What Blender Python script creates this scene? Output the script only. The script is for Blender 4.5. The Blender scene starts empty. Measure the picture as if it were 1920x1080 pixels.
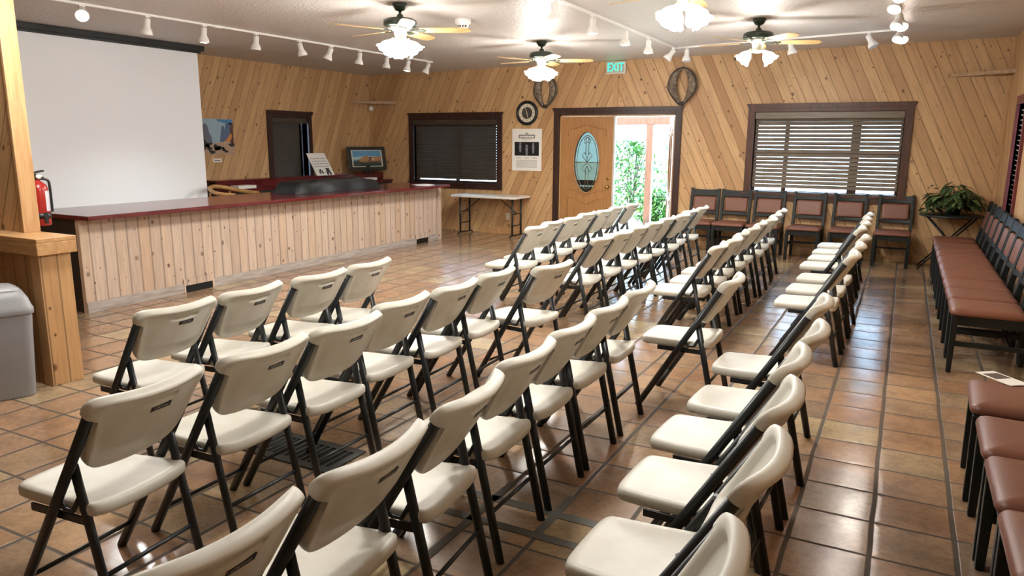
import bpy, bmesh, math, random
from mathutils import Vector, Matrix
random.seed(7)
SC = bpy.context.scene
C = SC.collection
PI = math.pi
R = math.radians

# ------------------------------------------------------------------ helpers
def lin(c):
    return tuple(((v/255)/12.92 if v/255 <= .04045 else ((v/255+.055)/1.055)**2.4) for v in c)

class NB:
    """small node-tree builder"""
    def __init__(s, name, rough=.5, spec=.5):
        s.m = bpy.data.materials.new(name); s.m.use_nodes = True
        s.t = s.m.node_tree; s.n = s.t.nodes; s.l = s.t.links
        s.b = s.n['Principled BSDF']; s.b.inputs['Roughness'].default_value = rough
        s.b.inputs['Specular IOR Level'].default_value = spec
    def add(s, typ, **kw):
        n = s.n.new(typ)
        for k, v in kw.items(): setattr(n, k, v)
        return n
    def put(s, sock, v):
        if isinstance(v, (int, float)): sock.default_value = v
        elif isinstance(v, (tuple, list)): sock.default_value = tuple(v) if len(sock.default_value) == len(v) else tuple(v)+(1,)
        else: s.l.new(v, sock)
    def math(s, op, a, b=0, c=0, clamp=False):
        n = s.add('ShaderNodeMath', operation=op, use_clamp=clamp)
        for i, v in enumerate((a, b, c)): s.put(n.inputs[i], v)
        return n.outputs[0]
    def mix(s, f, a, b, mode='MIX'):
        n = s.add('ShaderNodeMix', data_type='RGBA', blend_type=mode)
        s.put(n.inputs['Factor'], f); s.put(n.inputs[6], a); s.put(n.inputs[7], b)
        return n.outputs[2]
    def xyz(s, x, y, z=0):
        n = s.add('ShaderNodeCombineXYZ')
        for i, v in enumerate((x, y, z)): s.put(n.inputs[i], v)
        return n.outputs[0]
    def sep(s, v):
        n = s.add('ShaderNodeSeparateXYZ'); s.put(n.inputs[0], v); return n.outputs
    def pos(s): return s.add('ShaderNodeNewGeometry').outputs['Position']
    def obj(s): return s.add('ShaderNodeTexCoord').outputs['Object']
    def noise(s, v, scale, detail=3, rough=.5):
        n = s.add('ShaderNodeTexNoise'); s.put(n.inputs['Vector'], v)
        n.inputs['Scale'].default_value = scale; n.inputs['Detail'].default_value = detail; n.inputs['Roughness'].default_value = rough
        return n.outputs['Fac']
    def white(s, v):
        n = s.add('ShaderNodeTexWhiteNoise', noise_dimensions='3D'); s.put(n.inputs['Vector'], v); return n.outputs
    def voro(s, v, scale):
        n = s.add('ShaderNodeTexVoronoi', voronoi_dimensions='2D'); s.put(n.inputs['Vector'], v); n.inputs['Scale'].default_value = scale; return n.outputs
    def ramp(s, f, stops):
        n = s.add('ShaderNodeValToRGB'); e = n.color_ramp.elements
        while len(e) < len(stops): e.new(.5)
        for x, (p, c) in zip(e, stops): x.position = p; x.color = tuple(c)+(1,)
        s.put(n.inputs[0], f); return n.outputs[0]
    def smooth(s, v, a, b):
        n = s.add('ShaderNodeMapRange', interpolation_type='SMOOTHSTEP'); s.put(n.inputs[0], v)
        n.inputs[1].default_value = a; n.inputs[2].default_value = b; return n.outputs[0]
    def color(s, c): s.put(s.b.inputs['Base Color'], c)
    def rough(s, v): s.put(s.b.inputs['Roughness'], v)
    def bump(s, h, strength=.5, dist=.01):
        n = s.add('ShaderNodeBump'); n.inputs['Strength'].default_value = strength; n.inputs['Distance'].default_value = dist
        s.put(n.inputs['Height'], h); s.l.new(n.outputs[0], s.b.inputs['Normal'])

def plain(name, c, rough=.5, metal=0, spec=.5, var=.0, vscale=30, bump=0):
    b = NB(name, rough, spec); col = lin(c); b.b.inputs['Metallic'].default_value = metal
    if var or bump:
        f = b.noise(b.obj(), vscale, 4)
        b.color(b.mix(f, tuple(x*(1-var) for x in col), tuple(min(1, x*(1+var)) for x in col)))
        if bump: b.bump(f, bump, .003)
    else: b.color(col)
    return b.m

def emit(name, c, strength):
    b = NB(name); b.color(lin(c)); b.put(b.b.inputs['Emission Color'], lin(c)); b.b.inputs['Emission Strength'].default_value = strength
    return b.m

def planks(name, u, width, stops, tan=0, centre=None, knots=.8, groove=.035, rough=.45, fade=.0):
    """boards on a wall: u = 'X' or 'Y' horizontal axis, tan = lean of the boards, mirrored about centre if given"""
    b = NB(name, rough, .35)
    p = b.sep(b.pos()); h = p[0] if u == 'X' else p[1]; z = p[2]
    if centre is not None: h = b.math('ABSOLUTE', b.math('SUBTRACT', h, centre)); side = b.math('GREATER_THAN', p[0], centre)
    else: side = 0.0
    a = math.atan(tan); ca, sa = math.cos(a), math.sin(a)
    sg = 1 if centre is not None else -1
    q = b.math('ADD', b.math('MULTIPLY', h, ca), b.math('MULTIPLY', z, sg*sa))       # across the boards
    r = b.math('SUBTRACT', b.math('MULTIPLY', z, ca), b.math('MULTIPLY', h, sg*sa))  # along the boards
    k = b.math('DIVIDE', q, width); i = b.math('FLOOR', k); fr = b.math('FRACT', k)
    rnd = b.white(b.xyz(i, side, 3.3))[0]
    col = b.ramp(rnd, stops)
    off = b.math('MULTIPLY', rnd, 17.0)
    g = b.noise(b.xyz(b.math('MULTIPLY', q, 26), b.math('ADD', b.math('MULTIPLY', r, 1.6), off), off), 1.6, 4, .6)
    col = b.mix(b.math('MULTIPLY', b.smooth(g, .35, .75), .5), col, tuple(x*.62 for x in stops[0][1]))
    for sc_, lim, big in ((4.2, knots, .10), (7.3, knots*.5, .085)):
        vv = b.voro(b.xyz(b.math('ADD', q, off), b.math('MULTIPLY', b.math('ADD', r, off), .78), 0), sc_)
        vc = b.sep(vv['Color']); rad = b.math('MULTIPLY', b.math('ADD', .25, vc[1]), big)
        kn = b.math('MULTIPLY', b.math('SUBTRACT', 1.0, b.smooth(b.math('DIVIDE', vv['Distance'], rad), .35, 1.0)), b.math('LESS_THAN', vc[0], lim))
        col = b.mix(b.math('MULTIPLY', kn, b.math('ADD', .5, b.math('MULTIPLY', vc[2], .45))), col, lin((78, 46, 24)))
    e = b.math('ABSOLUTE', b.math('SUBTRACT', fr, .5))
    gr = b.smooth(e, .5-groove*1.6, .5-groove*.3)
    col = b.mix(b.math('MULTIPLY', gr, .6), col, tuple(x*.3 for x in stops[0][1]))
    b.color(col)
    b.bump(b.math('SUBTRACT', b.math('MULTIPLY', g, .12), gr), .55, .006)
    return b.m

class MB:
    """collects shapes into one mesh"""
    def __init__(s): s.b = bmesh.new(); s.mi = 0
    def _f(s, vs, smooth=False):
        try:
            f = s.b.faces.new(vs); f.material_index = s.mi; f.smooth = smooth; return f
        except ValueError: return None
    def box(s, x0, x1, y0, y1, z0, z1, M=None):
        P = [Vector((x, y, z)) for z in (z0, z1) for y in (y0, y1) for x in (x0, x1)]
        if M: P = [M @ p for p in P]
        v = [s.b.verts.new(p) for p in P]
        for q in ((0, 2, 3, 1), (4, 5, 7, 6), (0, 1, 5, 4), (2, 6, 7, 3), (0, 4, 6, 2), (1, 3, 7, 5)): s._f([v[i] for i in q])
        return s
    def quad(s, *P): s._f([s.b.verts.new(Vector(p)) for p in P]); return s
    def prism(s, pts, d):
        """polygon pts extruded by vector d"""
        d = Vector(d); a = [s.b.verts.new(Vector(p)) for p in pts]; c = [s.b.verts.new(Vector(p)+d) for p in pts]
        s._f(a[::-1]); s._f(c); n = len(a)
        for i in range(n): s._f([a[i], a[(i+1) % n], c[(i+1) % n], c[i]])
        return s
    def tube(s, pts, r, seg=10, ell=None, up=(0, 1, 0), cap=True):
        """swept section along pts; r radius (or list); ell=(half-width in-plane, half-width along up)"""
        pts = [Vector(p) for p in pts]; n = len(pts); rings = []
        for i, p in enumerate(pts):
            t = (pts[min(i+1, n-1)]-pts[max(i-1, 0)]).normalized(); u = Vector(up)
            if abs(t.dot(u)) > .97: u = Vector((1, 0, 0)) if abs(t.x) < .9 else Vector((0, 0, 1))
            a = t.cross(u).normalized(); bb = a.cross(t).normalized()
            rr = r[i] if isinstance(r, (list, tuple)) else r
            ra, rb = ell if ell else (rr, rr)
            rings.append([s.b.verts.new(p+a*math.cos(2*PI*k/seg)*ra+bb*math.sin(2*PI*k/seg)*rb) for k in range(seg)])
        for i in range(n-1):
            for k in range(seg): s._f([rings[i][k], rings[i][(k+1) % seg], rings[i+1][(k+1) % seg], rings[i+1][k]], True)
        if cap: s._f(rings[0][::-1]); s._f(rings[-1])
        return s
    def lathe(s, prof, M=None, seg=24, smooth=True):
        M = M or Matrix(); rings = []
        for r, z in prof:
            if r < 1e-5: rings.append([s.b.verts.new(M @ Vector((0, 0, z)))])
            else: rings.append([s.b.verts.new(M @ Vector((r*math.cos(2*PI*k/seg), r*math.sin(2*PI*k/seg), z))) for k in range(seg)])
        for a, c in zip(rings, rings[1:]):
            for k in range(seg):
                j = (k+1) % seg
                if len(a) == 1 and len(c) > 1: s._f([a[0], c[k], c[j]], smooth)
                elif len(c) == 1 and len(a) > 1: s._f([a[k], a[j], c[0]][::-1], smooth)
                elif len(a) > 1: s._f([a[k], a[j], c[j], c[k]], smooth)
        return s
    def rings(s, R_, close=True, smooth=True):
        """skin consecutive point rings; end rings are capped when close"""
        V = [[s.b.verts.new(Vector(p)) for p in r] for r in R_]
        for a, c in zip(V, V[1:]):
            n = len(a)
            for k in range(n): s._f([a[k], a[(k+1) % n], c[(k+1) % n], c[k]], smooth)
        if close: s._f(V[0][::-1], smooth); s._f(V[-1], smooth)
        return s
    def text(s, body, size, M, ext=.0006, align='CENTER'):
        cu = bpy.data.curves.new('t', 'FONT'); cu.body = body; cu.size = size; cu.extrude = ext; cu.align_x = align; cu.align_y = 'CENTER'; cu.resolution_u = 2
        o = bpy.data.objects.new('t', cu); C.objects.link(o)
        me = bpy.data.meshes.new_from_object(o.evaluated_get(bpy.context.evaluated_depsgraph_get()))
        bpy.data.objects.remove(o); bpy.data.curves.remove(cu)
        k = len(s.b.faces); me.transform(M); s.b.from_mesh(me); s.b.faces.ensure_lookup_table()
        for f in s.b.faces[k:]: f.material_index = s.mi
        bpy.data.meshes.remove(me); return s
    def build(s, name, mats, parent=None, loc=None, bevel=0, seg=2, rot=None):
        bmesh.ops.recalc_face_normals(s.b, faces=s.b.faces)
        me = bpy.data.meshes.new(name); s.b.to_mesh(me); s.b.free()
        for m in (mats if isinstance(mats, (list, tuple)) else [mats]): me.materials.append(m)
        o = bpy.data.objects.new(name, me); C.objects.link(o)
        if parent: o.parent = parent
        if loc: o.location = loc
        if rot: o.rotation_euler = rot
        if bevel:
            md = o.modifiers.new('bevel', 'BEVEL'); md.width = bevel; md.segments = seg; md.limit_method = 'ANGLE'; md.angle_limit = R(40)
        return o

def tag(o, label, cat, group=None, kind=None):
    o['label'] = label; o['category'] = cat
    if group: o['group'] = group
    if kind: o['kind'] = kind
    return o
def thing(name, label, cat, loc=(0, 0, 0), rz=0, group=None, kind=None):
    o = bpy.data.objects.new(name, None); C.objects.link(o); o.empty_display_size = .1
    o.location = loc; o.rotation_euler = (0, 0, rz); return tag(o, label, cat, group, kind)
def kids(o): return [c for c in bpy.data.objects if c.parent == o]
def dup(root, loc, rz, label):
    r = root.copy(); C.objects.link(r); r.location = loc; r.rotation_euler = (0, 0, rz); r['label'] = label
    for ch in FAM[root.name]:
        c = ch[0].copy(); C.objects.link(c); c.parent = r
        for g in ch[1]:
            d = g.copy(); C.objects.link(d); d.parent = c
    return r
FAM = {}
def family(root): FAM[root.name] = [(c, kids(c)) for c in kids(root)]
def inset(poly, d):
    """polygon of 2D points moved inwards by d"""
    n = len(poly); out = []
    A = sum(poly[i][0]*poly[(i+1) % n][1]-poly[(i+1) % n][0]*poly[i][1] for i in range(n)); sg = 1 if A > 0 else -1
    for i in range(n):
        a, b, c = poly[i-1], poly[i], poly[(i+1) % n]
        tx, ty = c[0]-a[0], c[1]-a[1]; L = math.hypot(tx, ty) or 1
        out.append((b[0]-sg*ty/L*d, b[1]+sg*tx/L*d))
    return out
def spline(P, n=4):
    out = []
    for i in range(len(P)-1):
        p0, p1, p2, p3 = P[max(i-1, 0)], P[i], P[i+1], P[min(i+2, len(P)-1)]
        for k in range(n):
            t = k/n
            out.append(tuple(.5*(2*p1[j]+(p2[j]-p0[j])*t+(2*p0[j]-5*p1[j]+4*p2[j]-p3[j])*t*t+(3*p1[j]-p0[j]-3*p2[j]+p3[j])*t**3) for j in range(len(p1))))
    out.append(P[-1]); return out

# ------------------------------------------------------------------ room sizes
YF = 11.57           # wall with the doors
XL = -9.2            # wall behind the counter
XR = 1.075            # wall at the right
YB = -3.2            # wall behind the camera
def ceil(x): return 2.951+.0132*x

# ------------------------------------------------------------------ materials
PINE = [(0, lin((188, 148, 104))), (.35, lin((202, 162, 117))), (.7, lin((208, 170, 124))), (1, lin((176, 134, 92)))]
TAN = .475
M_WALL_FAR = planks('diagonal pine far', 'X', .1365, PINE, TAN, -4.24)
M_WALL_LEFT = planks('diagonal pine left', 'Y', .125, PINE, .42)
M_WALL_RIGHT = planks('diagonal pine right', 'Y', .136, PINE, .45)
M_WALL_PART = planks('diagonal pine partition', 'X', .136, PINE, TAN)
M_PINE_V = planks('upright pine boards', 'Y', .105, [(0, lin((188, 144, 98))), (.5, lin((198, 156, 108))), (1, lin((180, 136, 90)))], 0, None, .5, .05)
M_PINE_VX = planks('upright pine boards side', 'X', .13, [(0, lin((172, 126, 80))), (1, lin((186, 140, 92)))], 0, None, .5, .05)
M_COUNTER_PANEL = planks('washed pine counter', 'Y', .128, [(0, lin((184, 162, 144))), (.5, lin((202, 182, 164))), (1, lin((192, 164, 138)))], 0, None, .8, .06, .6)
def wood(name, c, c2, scale=9, rough=.4, along=1):
    b = NB(name, rough, .4); p = b.sep(b.obj()); v = [b.math('MULTIPLY', p[i], 1.0 if i == along else 9.0) for i in range(3)]
    f = b.noise(b.xyz(*v), scale*.4, 4, .6); b.color(b.mix(b.smooth(f, .3, .72), lin(c), lin(c2))); b.bump(f, .12, .003); return b.m
M_TRIM = wood('pine trim', (198, 158, 112), (174, 132, 88), along=2)
M_TRIM_H = wood('pine cap', (200, 158, 110), (176, 132, 86), along=0)
M_DARKFRAME = wood('dark stained frame', (62, 38, 30), (44, 26, 22), along=2)
M_MAROON = wood('maroon stained wood', (104, 40, 40), (76, 26, 28), rough=.13, along=1)
M_BROWNFRAME = wood('walnut window frame', (88, 54, 38), (66, 40, 28), along=2)
M_MAROONFRAME = wood('red stained frame', (112, 48, 48), (84, 34, 34), along=2)
M_DOOR = wood('honey oak door', (172, 126, 80), (154, 108, 64), along=2)
M_GREYWOOD = wood('weathered grey wood', (176, 168, 162), (146, 134, 124), along=1, rough=.7)
M_SHELF = wood('aged shelf wood', (176, 140, 98), (140, 106, 70), along=0)
M_DARK = plain('dark brown panel', (38, 34, 28), .6)  # one even dark tone for the counter ends and back cabinet
M_BLACK = plain('black metal', (22, 24, 25), .38)
M_TUBE = plain('dark grey powder coat', (32, 37, 39), .36, 0, .5, .12, 60)
M_WHITEP = plain('white enamel', (232, 230, 226), .35)
M_SCREEN = plain('matte projection fabric', (243, 248, 253), .9, 0, .1)
M_PAPER = plain('white paper', (232, 230, 224), .8)
M_INK = plain('printed ink', (66, 64, 62), .8)
M_PALEINK = plain('pale printed ink', (150, 148, 144), .8)

def mk_floor():
    b = NB('saltillo tile', .3, .5); p = b.pos(); s = b.sep(p)
    w1 = b.noise(p, 2.3, 2); w2 = b.noise(b.xyz(s[1], s[0], 4.0), 2.7, 2)
    x = b.math('ADD', s[0], b.math('MULTIPLY', b.math('SUBTRACT', w1, .5), .014)); y = b.math('ADD', s[1], b.math('MULTIPLY', b.math('SUBTRACT', w2, .5), .014))
    kx = b.math('DIVIDE', b.math('SUBTRACT', x, .02), .311); ky = b.math('DIVIDE', b.math('SUBTRACT', y, 3.06), .306)
    ix, iy = b.math('FLOOR', kx), b.math('FLOOR', ky); fx, fy = b.math('FRACT', kx), b.math('FRACT', ky)
    rn = b.white(b.xyz(ix, iy, 1.0)); rv = rn[0]; rc = b.sep(rn[1])
    col = b.ramp(rv, [(0, lin((168, 124, 92))), (.2, lin((184, 142, 106))), (.42, lin((170, 136, 108))), (.6, lin((196, 158, 118))), (.78, lin((152, 128, 106))), (.92, lin((196, 170, 130))), (1, lin((208, 188, 144)))])
    pv = b.xyz(b.math('ADD', s[0], b.math('MULTIPLY', rc[0], 9)), b.math('ADD', s[1], b.math('MULTIPLY', rc[1], 9)), rv)
    n1 = b.noise(pv, 5.5, 6, .62); n2 = b.noise(pv, 42, 4, .6)
    col = b.mix(b.math('MULTIPLY', b.smooth(n1, .4, .75), .6), col, lin((104, 80, 60)))
    col = b.mix(b.math('MULTIPLY', b.smooth(n1, .55, .2), .3), col, lin((200, 160, 114)))
    col = b.mix(b.math('MULTIPLY', b.smooth(n2, .35, .75), .42), col, lin((112, 84, 60)))
    ex = b.math('ABSOLUTE', b.math('SUBTRACT', fx, .5)); ey = b.math('ABSOLUTE', b.math('SUBTRACT', fy, .5))
    gx = b.smooth(ex, .458, .475); gy = b.smooth(ey, .467, .483); g = b.math('MAXIMUM', gx, gy)
    col = b.mix(b.math('MULTIPLY', g, .92), col, lin((54, 47, 40)))
    col = b.mix(.16, col, lin((140, 128, 112)))
    b.color(col)
    b.rough(b.math('ADD', b.math('ADD', .06, b.math('MULTIPLY', n1, .24)), b.math('MULTIPLY', g, .6)))
    cush = b.math('MULTIPLY', b.smooth(b.math('MAXIMUM', ex, ey), .38, .5), .35)
    tilt = b.math('ADD', b.math('MULTIPLY', b.math('SUBTRACT', fx, .5), b.math('SUBTRACT', rc[0], .5)), b.math('MULTIPLY', b.math('SUBTRACT', fy, .5), b.math('SUBTRACT', rc[1], .5)))
    hgt = b.math('SUBTRACT', b.math('ADD', b.math('ADD', tilt, b.math('MULTIPLY', b.noise(pv, 7, 2), .6)), b.math('MULTIPLY', n2, .05)), b.math('ADD', g, cush))
    b.bump(hgt, .4, .006)
    b.put(b.b.inputs['Coat Weight'], b.math('MULTIPLY', b.math('SUBTRACT', 1.0, g), b.math('SUBTRACT', .75, b.math('MULTIPLY', n1, .6)))); b.b.inputs['Coat Roughness'].default_value = .21; b.b.inputs['Coat IOR'].default_value = 1.55
    return b.m
M_FLOOR = mk_floor()
def mk_ceiling():
    b = NB('knockdown plaster', .42, .4); p = b.pos()
    n = b.noise(p, 26, 3, .55); n2 = b.noise(p, 1.3, 2); f = b.smooth(n, .44, .6)
    b.color(b.mix(n2, lin((200, 195, 192)), lin((212, 206, 200)))); b.bump(f, .45, .006); return b.m
M_CEIL = mk_ceiling()
def mk_plastic():
    b = NB('almond blow-moulded plastic', .42, .45); o = b.obj(); n = b.noise(o, 320, 2)
    n2 = b.noise(o, 9, 3); b.color(b.mix(b.smooth(n2, .3, .8), lin((212, 209, 198)), lin((202, 198, 184)))); b.bump(n, .12, .001); return b.m
M_PLASTIC = mk_plastic()
def mk_vinyl():
    b = NB('brown vinyl', .42, .4); o = b.obj(); n = b.noise(o, 240, 3); n2 = b.noise(o, 6, 3)
    b.color(b.mix(n2, lin((124, 80, 62)), lin((108, 68, 52)))); b.bump(n, .25, .001); return b.m
M_VINYL = mk_vinyl()
def mk_worn():
    b = NB('worn dark green paint', .5, .35); o = b.obj(); n = b.noise(o, 16, 5, .7)
    b.color(b.mix(b.smooth(n, .62, .74), lin((17, 21, 19)), lin((66, 66, 54)))); return b.m
M_WORN = mk_worn()
def glass_mat():
    b = NB('window glass'); t = b.add('ShaderNodeBsdfTransparent'); g = b.add('ShaderNodeBsdfGlossy'); g.inputs['Roughness'].default_value = .02
    fr = b.add('ShaderNodeFresnel'); fr.inputs[0].default_value = 1.45; mx = b.add('ShaderNodeMixShader')
    b.l.new(fr.outputs[0], mx.inputs[0]); b.l.new(t.outputs[0], mx.inputs[1]); b.l.new(g.outputs[0], mx.inputs[2])
    b.l.new(mx.outputs[0], b.n['Material Output'].inputs[0]); return b.m
M_GLASS = glass_mat()
M_OVAL = glass_mat(); M_OVAL.name = 'pebbled door glass'; M_OVAL.node_tree.nodes['Transparent BSDF'].inputs[0].default_value = (.22, .24, .21, 1)
M_LAMP = emit('lit glass shade', (255, 250, 242), 22)
M_SPOTLIT = emit('lit lamp face', (255, 240, 225), 30)
M_SPOTOFF = plain('unlit lamp face', (200, 200, 205), .3)
M_BLINDDARK = wood('dark wood blind', (78, 66, 54), (58, 50, 40), along=0, rough=.45)
M_BLIND = wood('brown wood blind', (128, 114, 98), (106, 94, 80), along=0, rough=.4)

# ------------------------------------------------------------------ setting
def struct(o, label, cat): return tag(o, label, cat, None, 'structure')
m = MB(); m.box(XL-.3, XR+.3, YB-.3, YF+.3, -.12, 0)
struct(m.build('floor', M_FLOOR), 'terracotta tile floor with dark grout lines', 'floor')
m = MB(); P = []
for z in (0, .15):
    for x, y in ((XL-.4, YB-.4), (XR+.4, YB-.4), (XR+.4, YF+.4), (XL-.4, YF+.4)): P.append((x, y, ceil(x)+z))
v = [m.b.verts.new(p) for p in P]
for q in ((0, 1, 2, 3), (4, 5, 6, 7), (0, 1, 5, 4), (1, 2, 6, 5), (2, 3, 7, 6), (3, 0, 4, 7)): m._f([v[i] for i in q])
struct(m.build('ceiling', M_CEIL), 'textured grey plaster ceiling with fans and track lights', 'ceiling')

def wall_with_holes(u0, u1, z1, holes, put):
    """rectangles around holes (u0,u1,z0,z1), each handed to put"""
    us = sorted({u0, u1, *[h[0] for h in holes], *[h[1] for h in holes]})
    for a, c in zip(us, us[1:]):
        zs = [(0, z1)]
        for h in holes:
            if h[0] <= a+1e-6 and h[1] >= c-1e-6:
                n = []
                for p, q in zs:
                    if h[2] > p: n.append((p, min(q, h[2])))
                    if h[3] < q: n.append((max(p, h[3]), q))
                zs = n
        for p, q in zs:
            if q-p > 1e-4: put(a, c, p, q)
WT = .15
D0, D1, DT = -5.215, -3.235, 2.06          # door opening
LW = (-8.19, -6.41, .87, 2.005)             # left window opening
RW = (-2.045, -.075, .89, 2.07)             # right window opening
m = MB(); wall_with_holes(XL-.2, XR+.2, 3.05, [(D0, D1, 0, DT), LW, RW], lambda a, c, p, q: m.box(a, c, YF, YF+WT, p, q))
struct(m.build('wall_far', M_WALL_FAR), 'diagonal knotty pine wall holding the doors and two windows', 'wall')
SW = (9.0, 9.83, .9, 1.985)
m = MB(); wall_with_holes(YB-.2, YF+.0, 3.05, [SW], lambda a, c, p, q: m.box(XL-WT, XL, a, c, p, q))
struct(m.build('wall_left', M_WALL_LEFT), 'diagonal knotty pine wall behind the counter and screen', 'wall')
WR = (9.62, 10.3, .85, 2.08)
m = MB(); wall_with_holes(YB-.2, YF+.0, 3.05, [WR], lambda a, c, p, q: m.box(XR, XR+WT, a, c, p, q))
struct(m.build('wall_right', M_WALL_RIGHT), 'pine board wall at the right behind the row of chairs', 'wall')
m = MB(); m.box(XL-.2, XR+.2, YB-WT, YB, 0, 3.05); struct(m.build('wall_back', M_WALL_FAR), 'pine wall behind the camera', 'wall')

# partition at the left: half wall with a cap, upper wall on it
m = MB(); m.box(XL, -4.985, 2.735, 2.915, 0, .885)
hw = struct(m.build('wall_partition', M_PINE_VX), 'low pine half wall with capped end post beside the grey bin', 'wall')
m = MB(); m.box(-4.985, -4.885, 2.72, 2.93, 0, .89); m.build('end_post', M_PINE_V, hw, bevel=.004)
m = MB(); m.box(XL, -4.845, 2.695, 2.955, .965, .995); m.box(-4.875, -4.845, 2.695, 2.955, .885, .966); m.box(XL, -4.875, 2.695, 2.725, .885, .966); m.box(XL, -4.875, 2.925, 2.955, .885, .966)
m.build('cap', M_TRIM_H, hw, bevel=.004)
m = MB(); m.box(XL, -5.262, 2.86, 2.94, .995, ceil(-7)+.02)
uw = struct(m.build('wall_partition_upper', M_WALL_PART), 'diagonal pine upper wall standing on the half wall at the left', 'wall')
m = MB(); m.box(-5.262, -5.237, 2.845, 2.955, .995, ceil(-5.3)+.01); m.build('end_trim', M_TRIM, uw, bevel=.003)

# trims
def strip(name, label, x0, x1, y0, y1, z0, z1, mat=M_TRIM):
    q = MB(); q.box(x0, x1, y0, y1, z0, z1); return struct(q.build(name, mat, bevel=.003), label, 'trim')
strip('baseboard_far', 'pine baseboard under the left window and white table', -6.7, D0-.13, YF-.02, YF, 0, .10)
strip('baseboard_far_right', 'pine baseboard behind the brown chairs', D1+.13, XR, YF-.02, YF, 0, .10)
strip('trim_1', 'upright pine corner strip under the left corner shelf', XL, XL+.03, YF-.03, YF, 1.2, ceil(XL)-.02)
strip('trim_2', 'upright pine strip over the doors below the exit sign', -4.28, -4.2, YF-.018, YF, 2.13, ceil(-4.2)-.02)
strip('trim_3', 'upright pine strip in the right corner', XR-.045, XR, YF-.02, YF, 0, ceil(XR)-.02)

# ------------------------------------------------------------------ windows on the far wall
def frame_far(mb, u0, u1, z0, z1, w, crown, sill=True, t=.035):
    y0 = YF-t
    mb.box(u0-w, u0, y0, YF+WT, z0, z1+w); mb.box(u1, u1+w, y0, YF+WT, z0, z1+w)
    mb.box(u0, u1, y0, YF+WT, z1, z1+w)
    mb.prism([(u0-w, y0-.004, z1+w*.55), (u1+w, y0-.004, z1+w*.55), (u1+w+crown, y0-.004, z1+w+.02), (u0-w-crown, y0-.004, z1+w+.02)], (0, t, 0))
    if sill: mb.box(u0-w, u1+w, y0, YF+WT, z0-w, z0); mb.box(u0-w-.02, u1+w+.02, y0-.015, y0+.01, z0-.02, z0+.012)
def slats(mb, u0, u1, z0, z1, pitch, wid, ang, y, axis='X', th=.003):
    n = int((z1-z0)/pitch)
    for i in range(n):
        z = z1-(i+.5)*pitch; a = R(ang+random.uniform(-1.2, 1.2)); c, s = math.cos(a)*wid/2, math.sin(a)*wid/2
        if axis == 'X': P = [(u0, y-c, z-s), (u0, y+c, z+s), (u0, y+c, z+s+th), (u0, y-c, z-s+th)]; mb.prism(P, (u1-u0, 0, 0))
        else: P = [(y-c, u0, z-s), (y+c, u0, z+s), (y+c, u0, z+s+th), (y-c, u0, z-s+th)]; mb.prism(P, (0, u1-u0, 0))
def window_far(name, label, box, mat, bmat, ang, mull, hm, gapL, gapR, pitch, wid, bottom, catch):
    u0, u1, z0, z1 = box
    t = thing(name, label, 'window', ((u0+u1)/2, YF, 0), 0, None, 'structure'); off = Vector((-(u0+u1)/2, -YF, 0))
    def sh(mb, n, ma, par=t, bev=0):
        o = mb.build(n, ma, par, bevel=bev)
        if par is t: o.location = off
        return o
    f = MB(); frame_far(f, u0, u1, z0, z1, .10, .03); fr = sh(f, 'frame', mat, bev=.003)
    f = MB(); y = YF+.09
    for a in mull: f.box(u0+(u1-u0)*a-(.06 if a > .6 else .03), u0+(u1-u0)*a+(.06 if a > .6 else .03), y, y+.04, z0, z1)
    for a in hm: f.box(u0, u1, y, y+.04, z0+(z1-z0)*a-.02, z0+(z1-z0)*a+.02)
    f.box(u0, u1, y, y+.04, z0, z0+.04); f.box(u0, u1, y, y+.04, z1-.04, z1); f.box(u0, u0+.04, y, y+.04, z0, z1); f.box(u1-.04, u1, y, y+.04, z0, z1)
    sh(f, 'sash', mat)
    f = MB(); f.box(u0, u1, y+.016, y+.022, z0, z1); sh(f, 'pane', M_GLASS)
    f = MB(); slats(f, u0+gapL, u1-gapR, bottom, z1-.082, pitch, wid, ang, YF+.035); bl = sh(f, 'blind', bmat)
    f = MB(); f.box(u0+.01, u1-.012, YF-.01, YF+.07, z1-.085, z1-.004); f.box(u0+.005, u1-.005, YF-.018, YF-.01, z1-.095, z1-.004); f.build('head_rail', bmat, bl, bevel=.003)
    f = MB(); f.box(u0+gapL, u1-gapR, YF+.01, YF+.06, bottom-.022, bottom-.002); f.build('bottom_rail', bmat, bl, bevel=.004)
    f = MB()
    for k in range(6):
        x = u0+gapL+(u1-u0-gapL-gapR)*(k+.5)/6; f.tube([(x, YF+.012, bottom), (x, YF+.012, z1-.08)], .0016, 5); f.tube([(x, YF+.06, bottom), (x, YF+.06, z1-.08)], .0016, 5)
    f.build('cord', bmat, bl)
    return t
window_far('window_1', 'window with closed dark wood blind above the white folding table', LW, M_DARKFRAME, M_BLINDDARK, 52, [.5], [], .022, .036, .047, .064, LW[2]+.045, 1)
window_far('window_2', 'wide window with half open slatted blind above the brown chairs', RW, M_BROWNFRAME, M_BLIND, 60, [.23, .70], [.5, .90],   .012, .012, .0565, .054, RW[2]+.035, 1)

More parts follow.
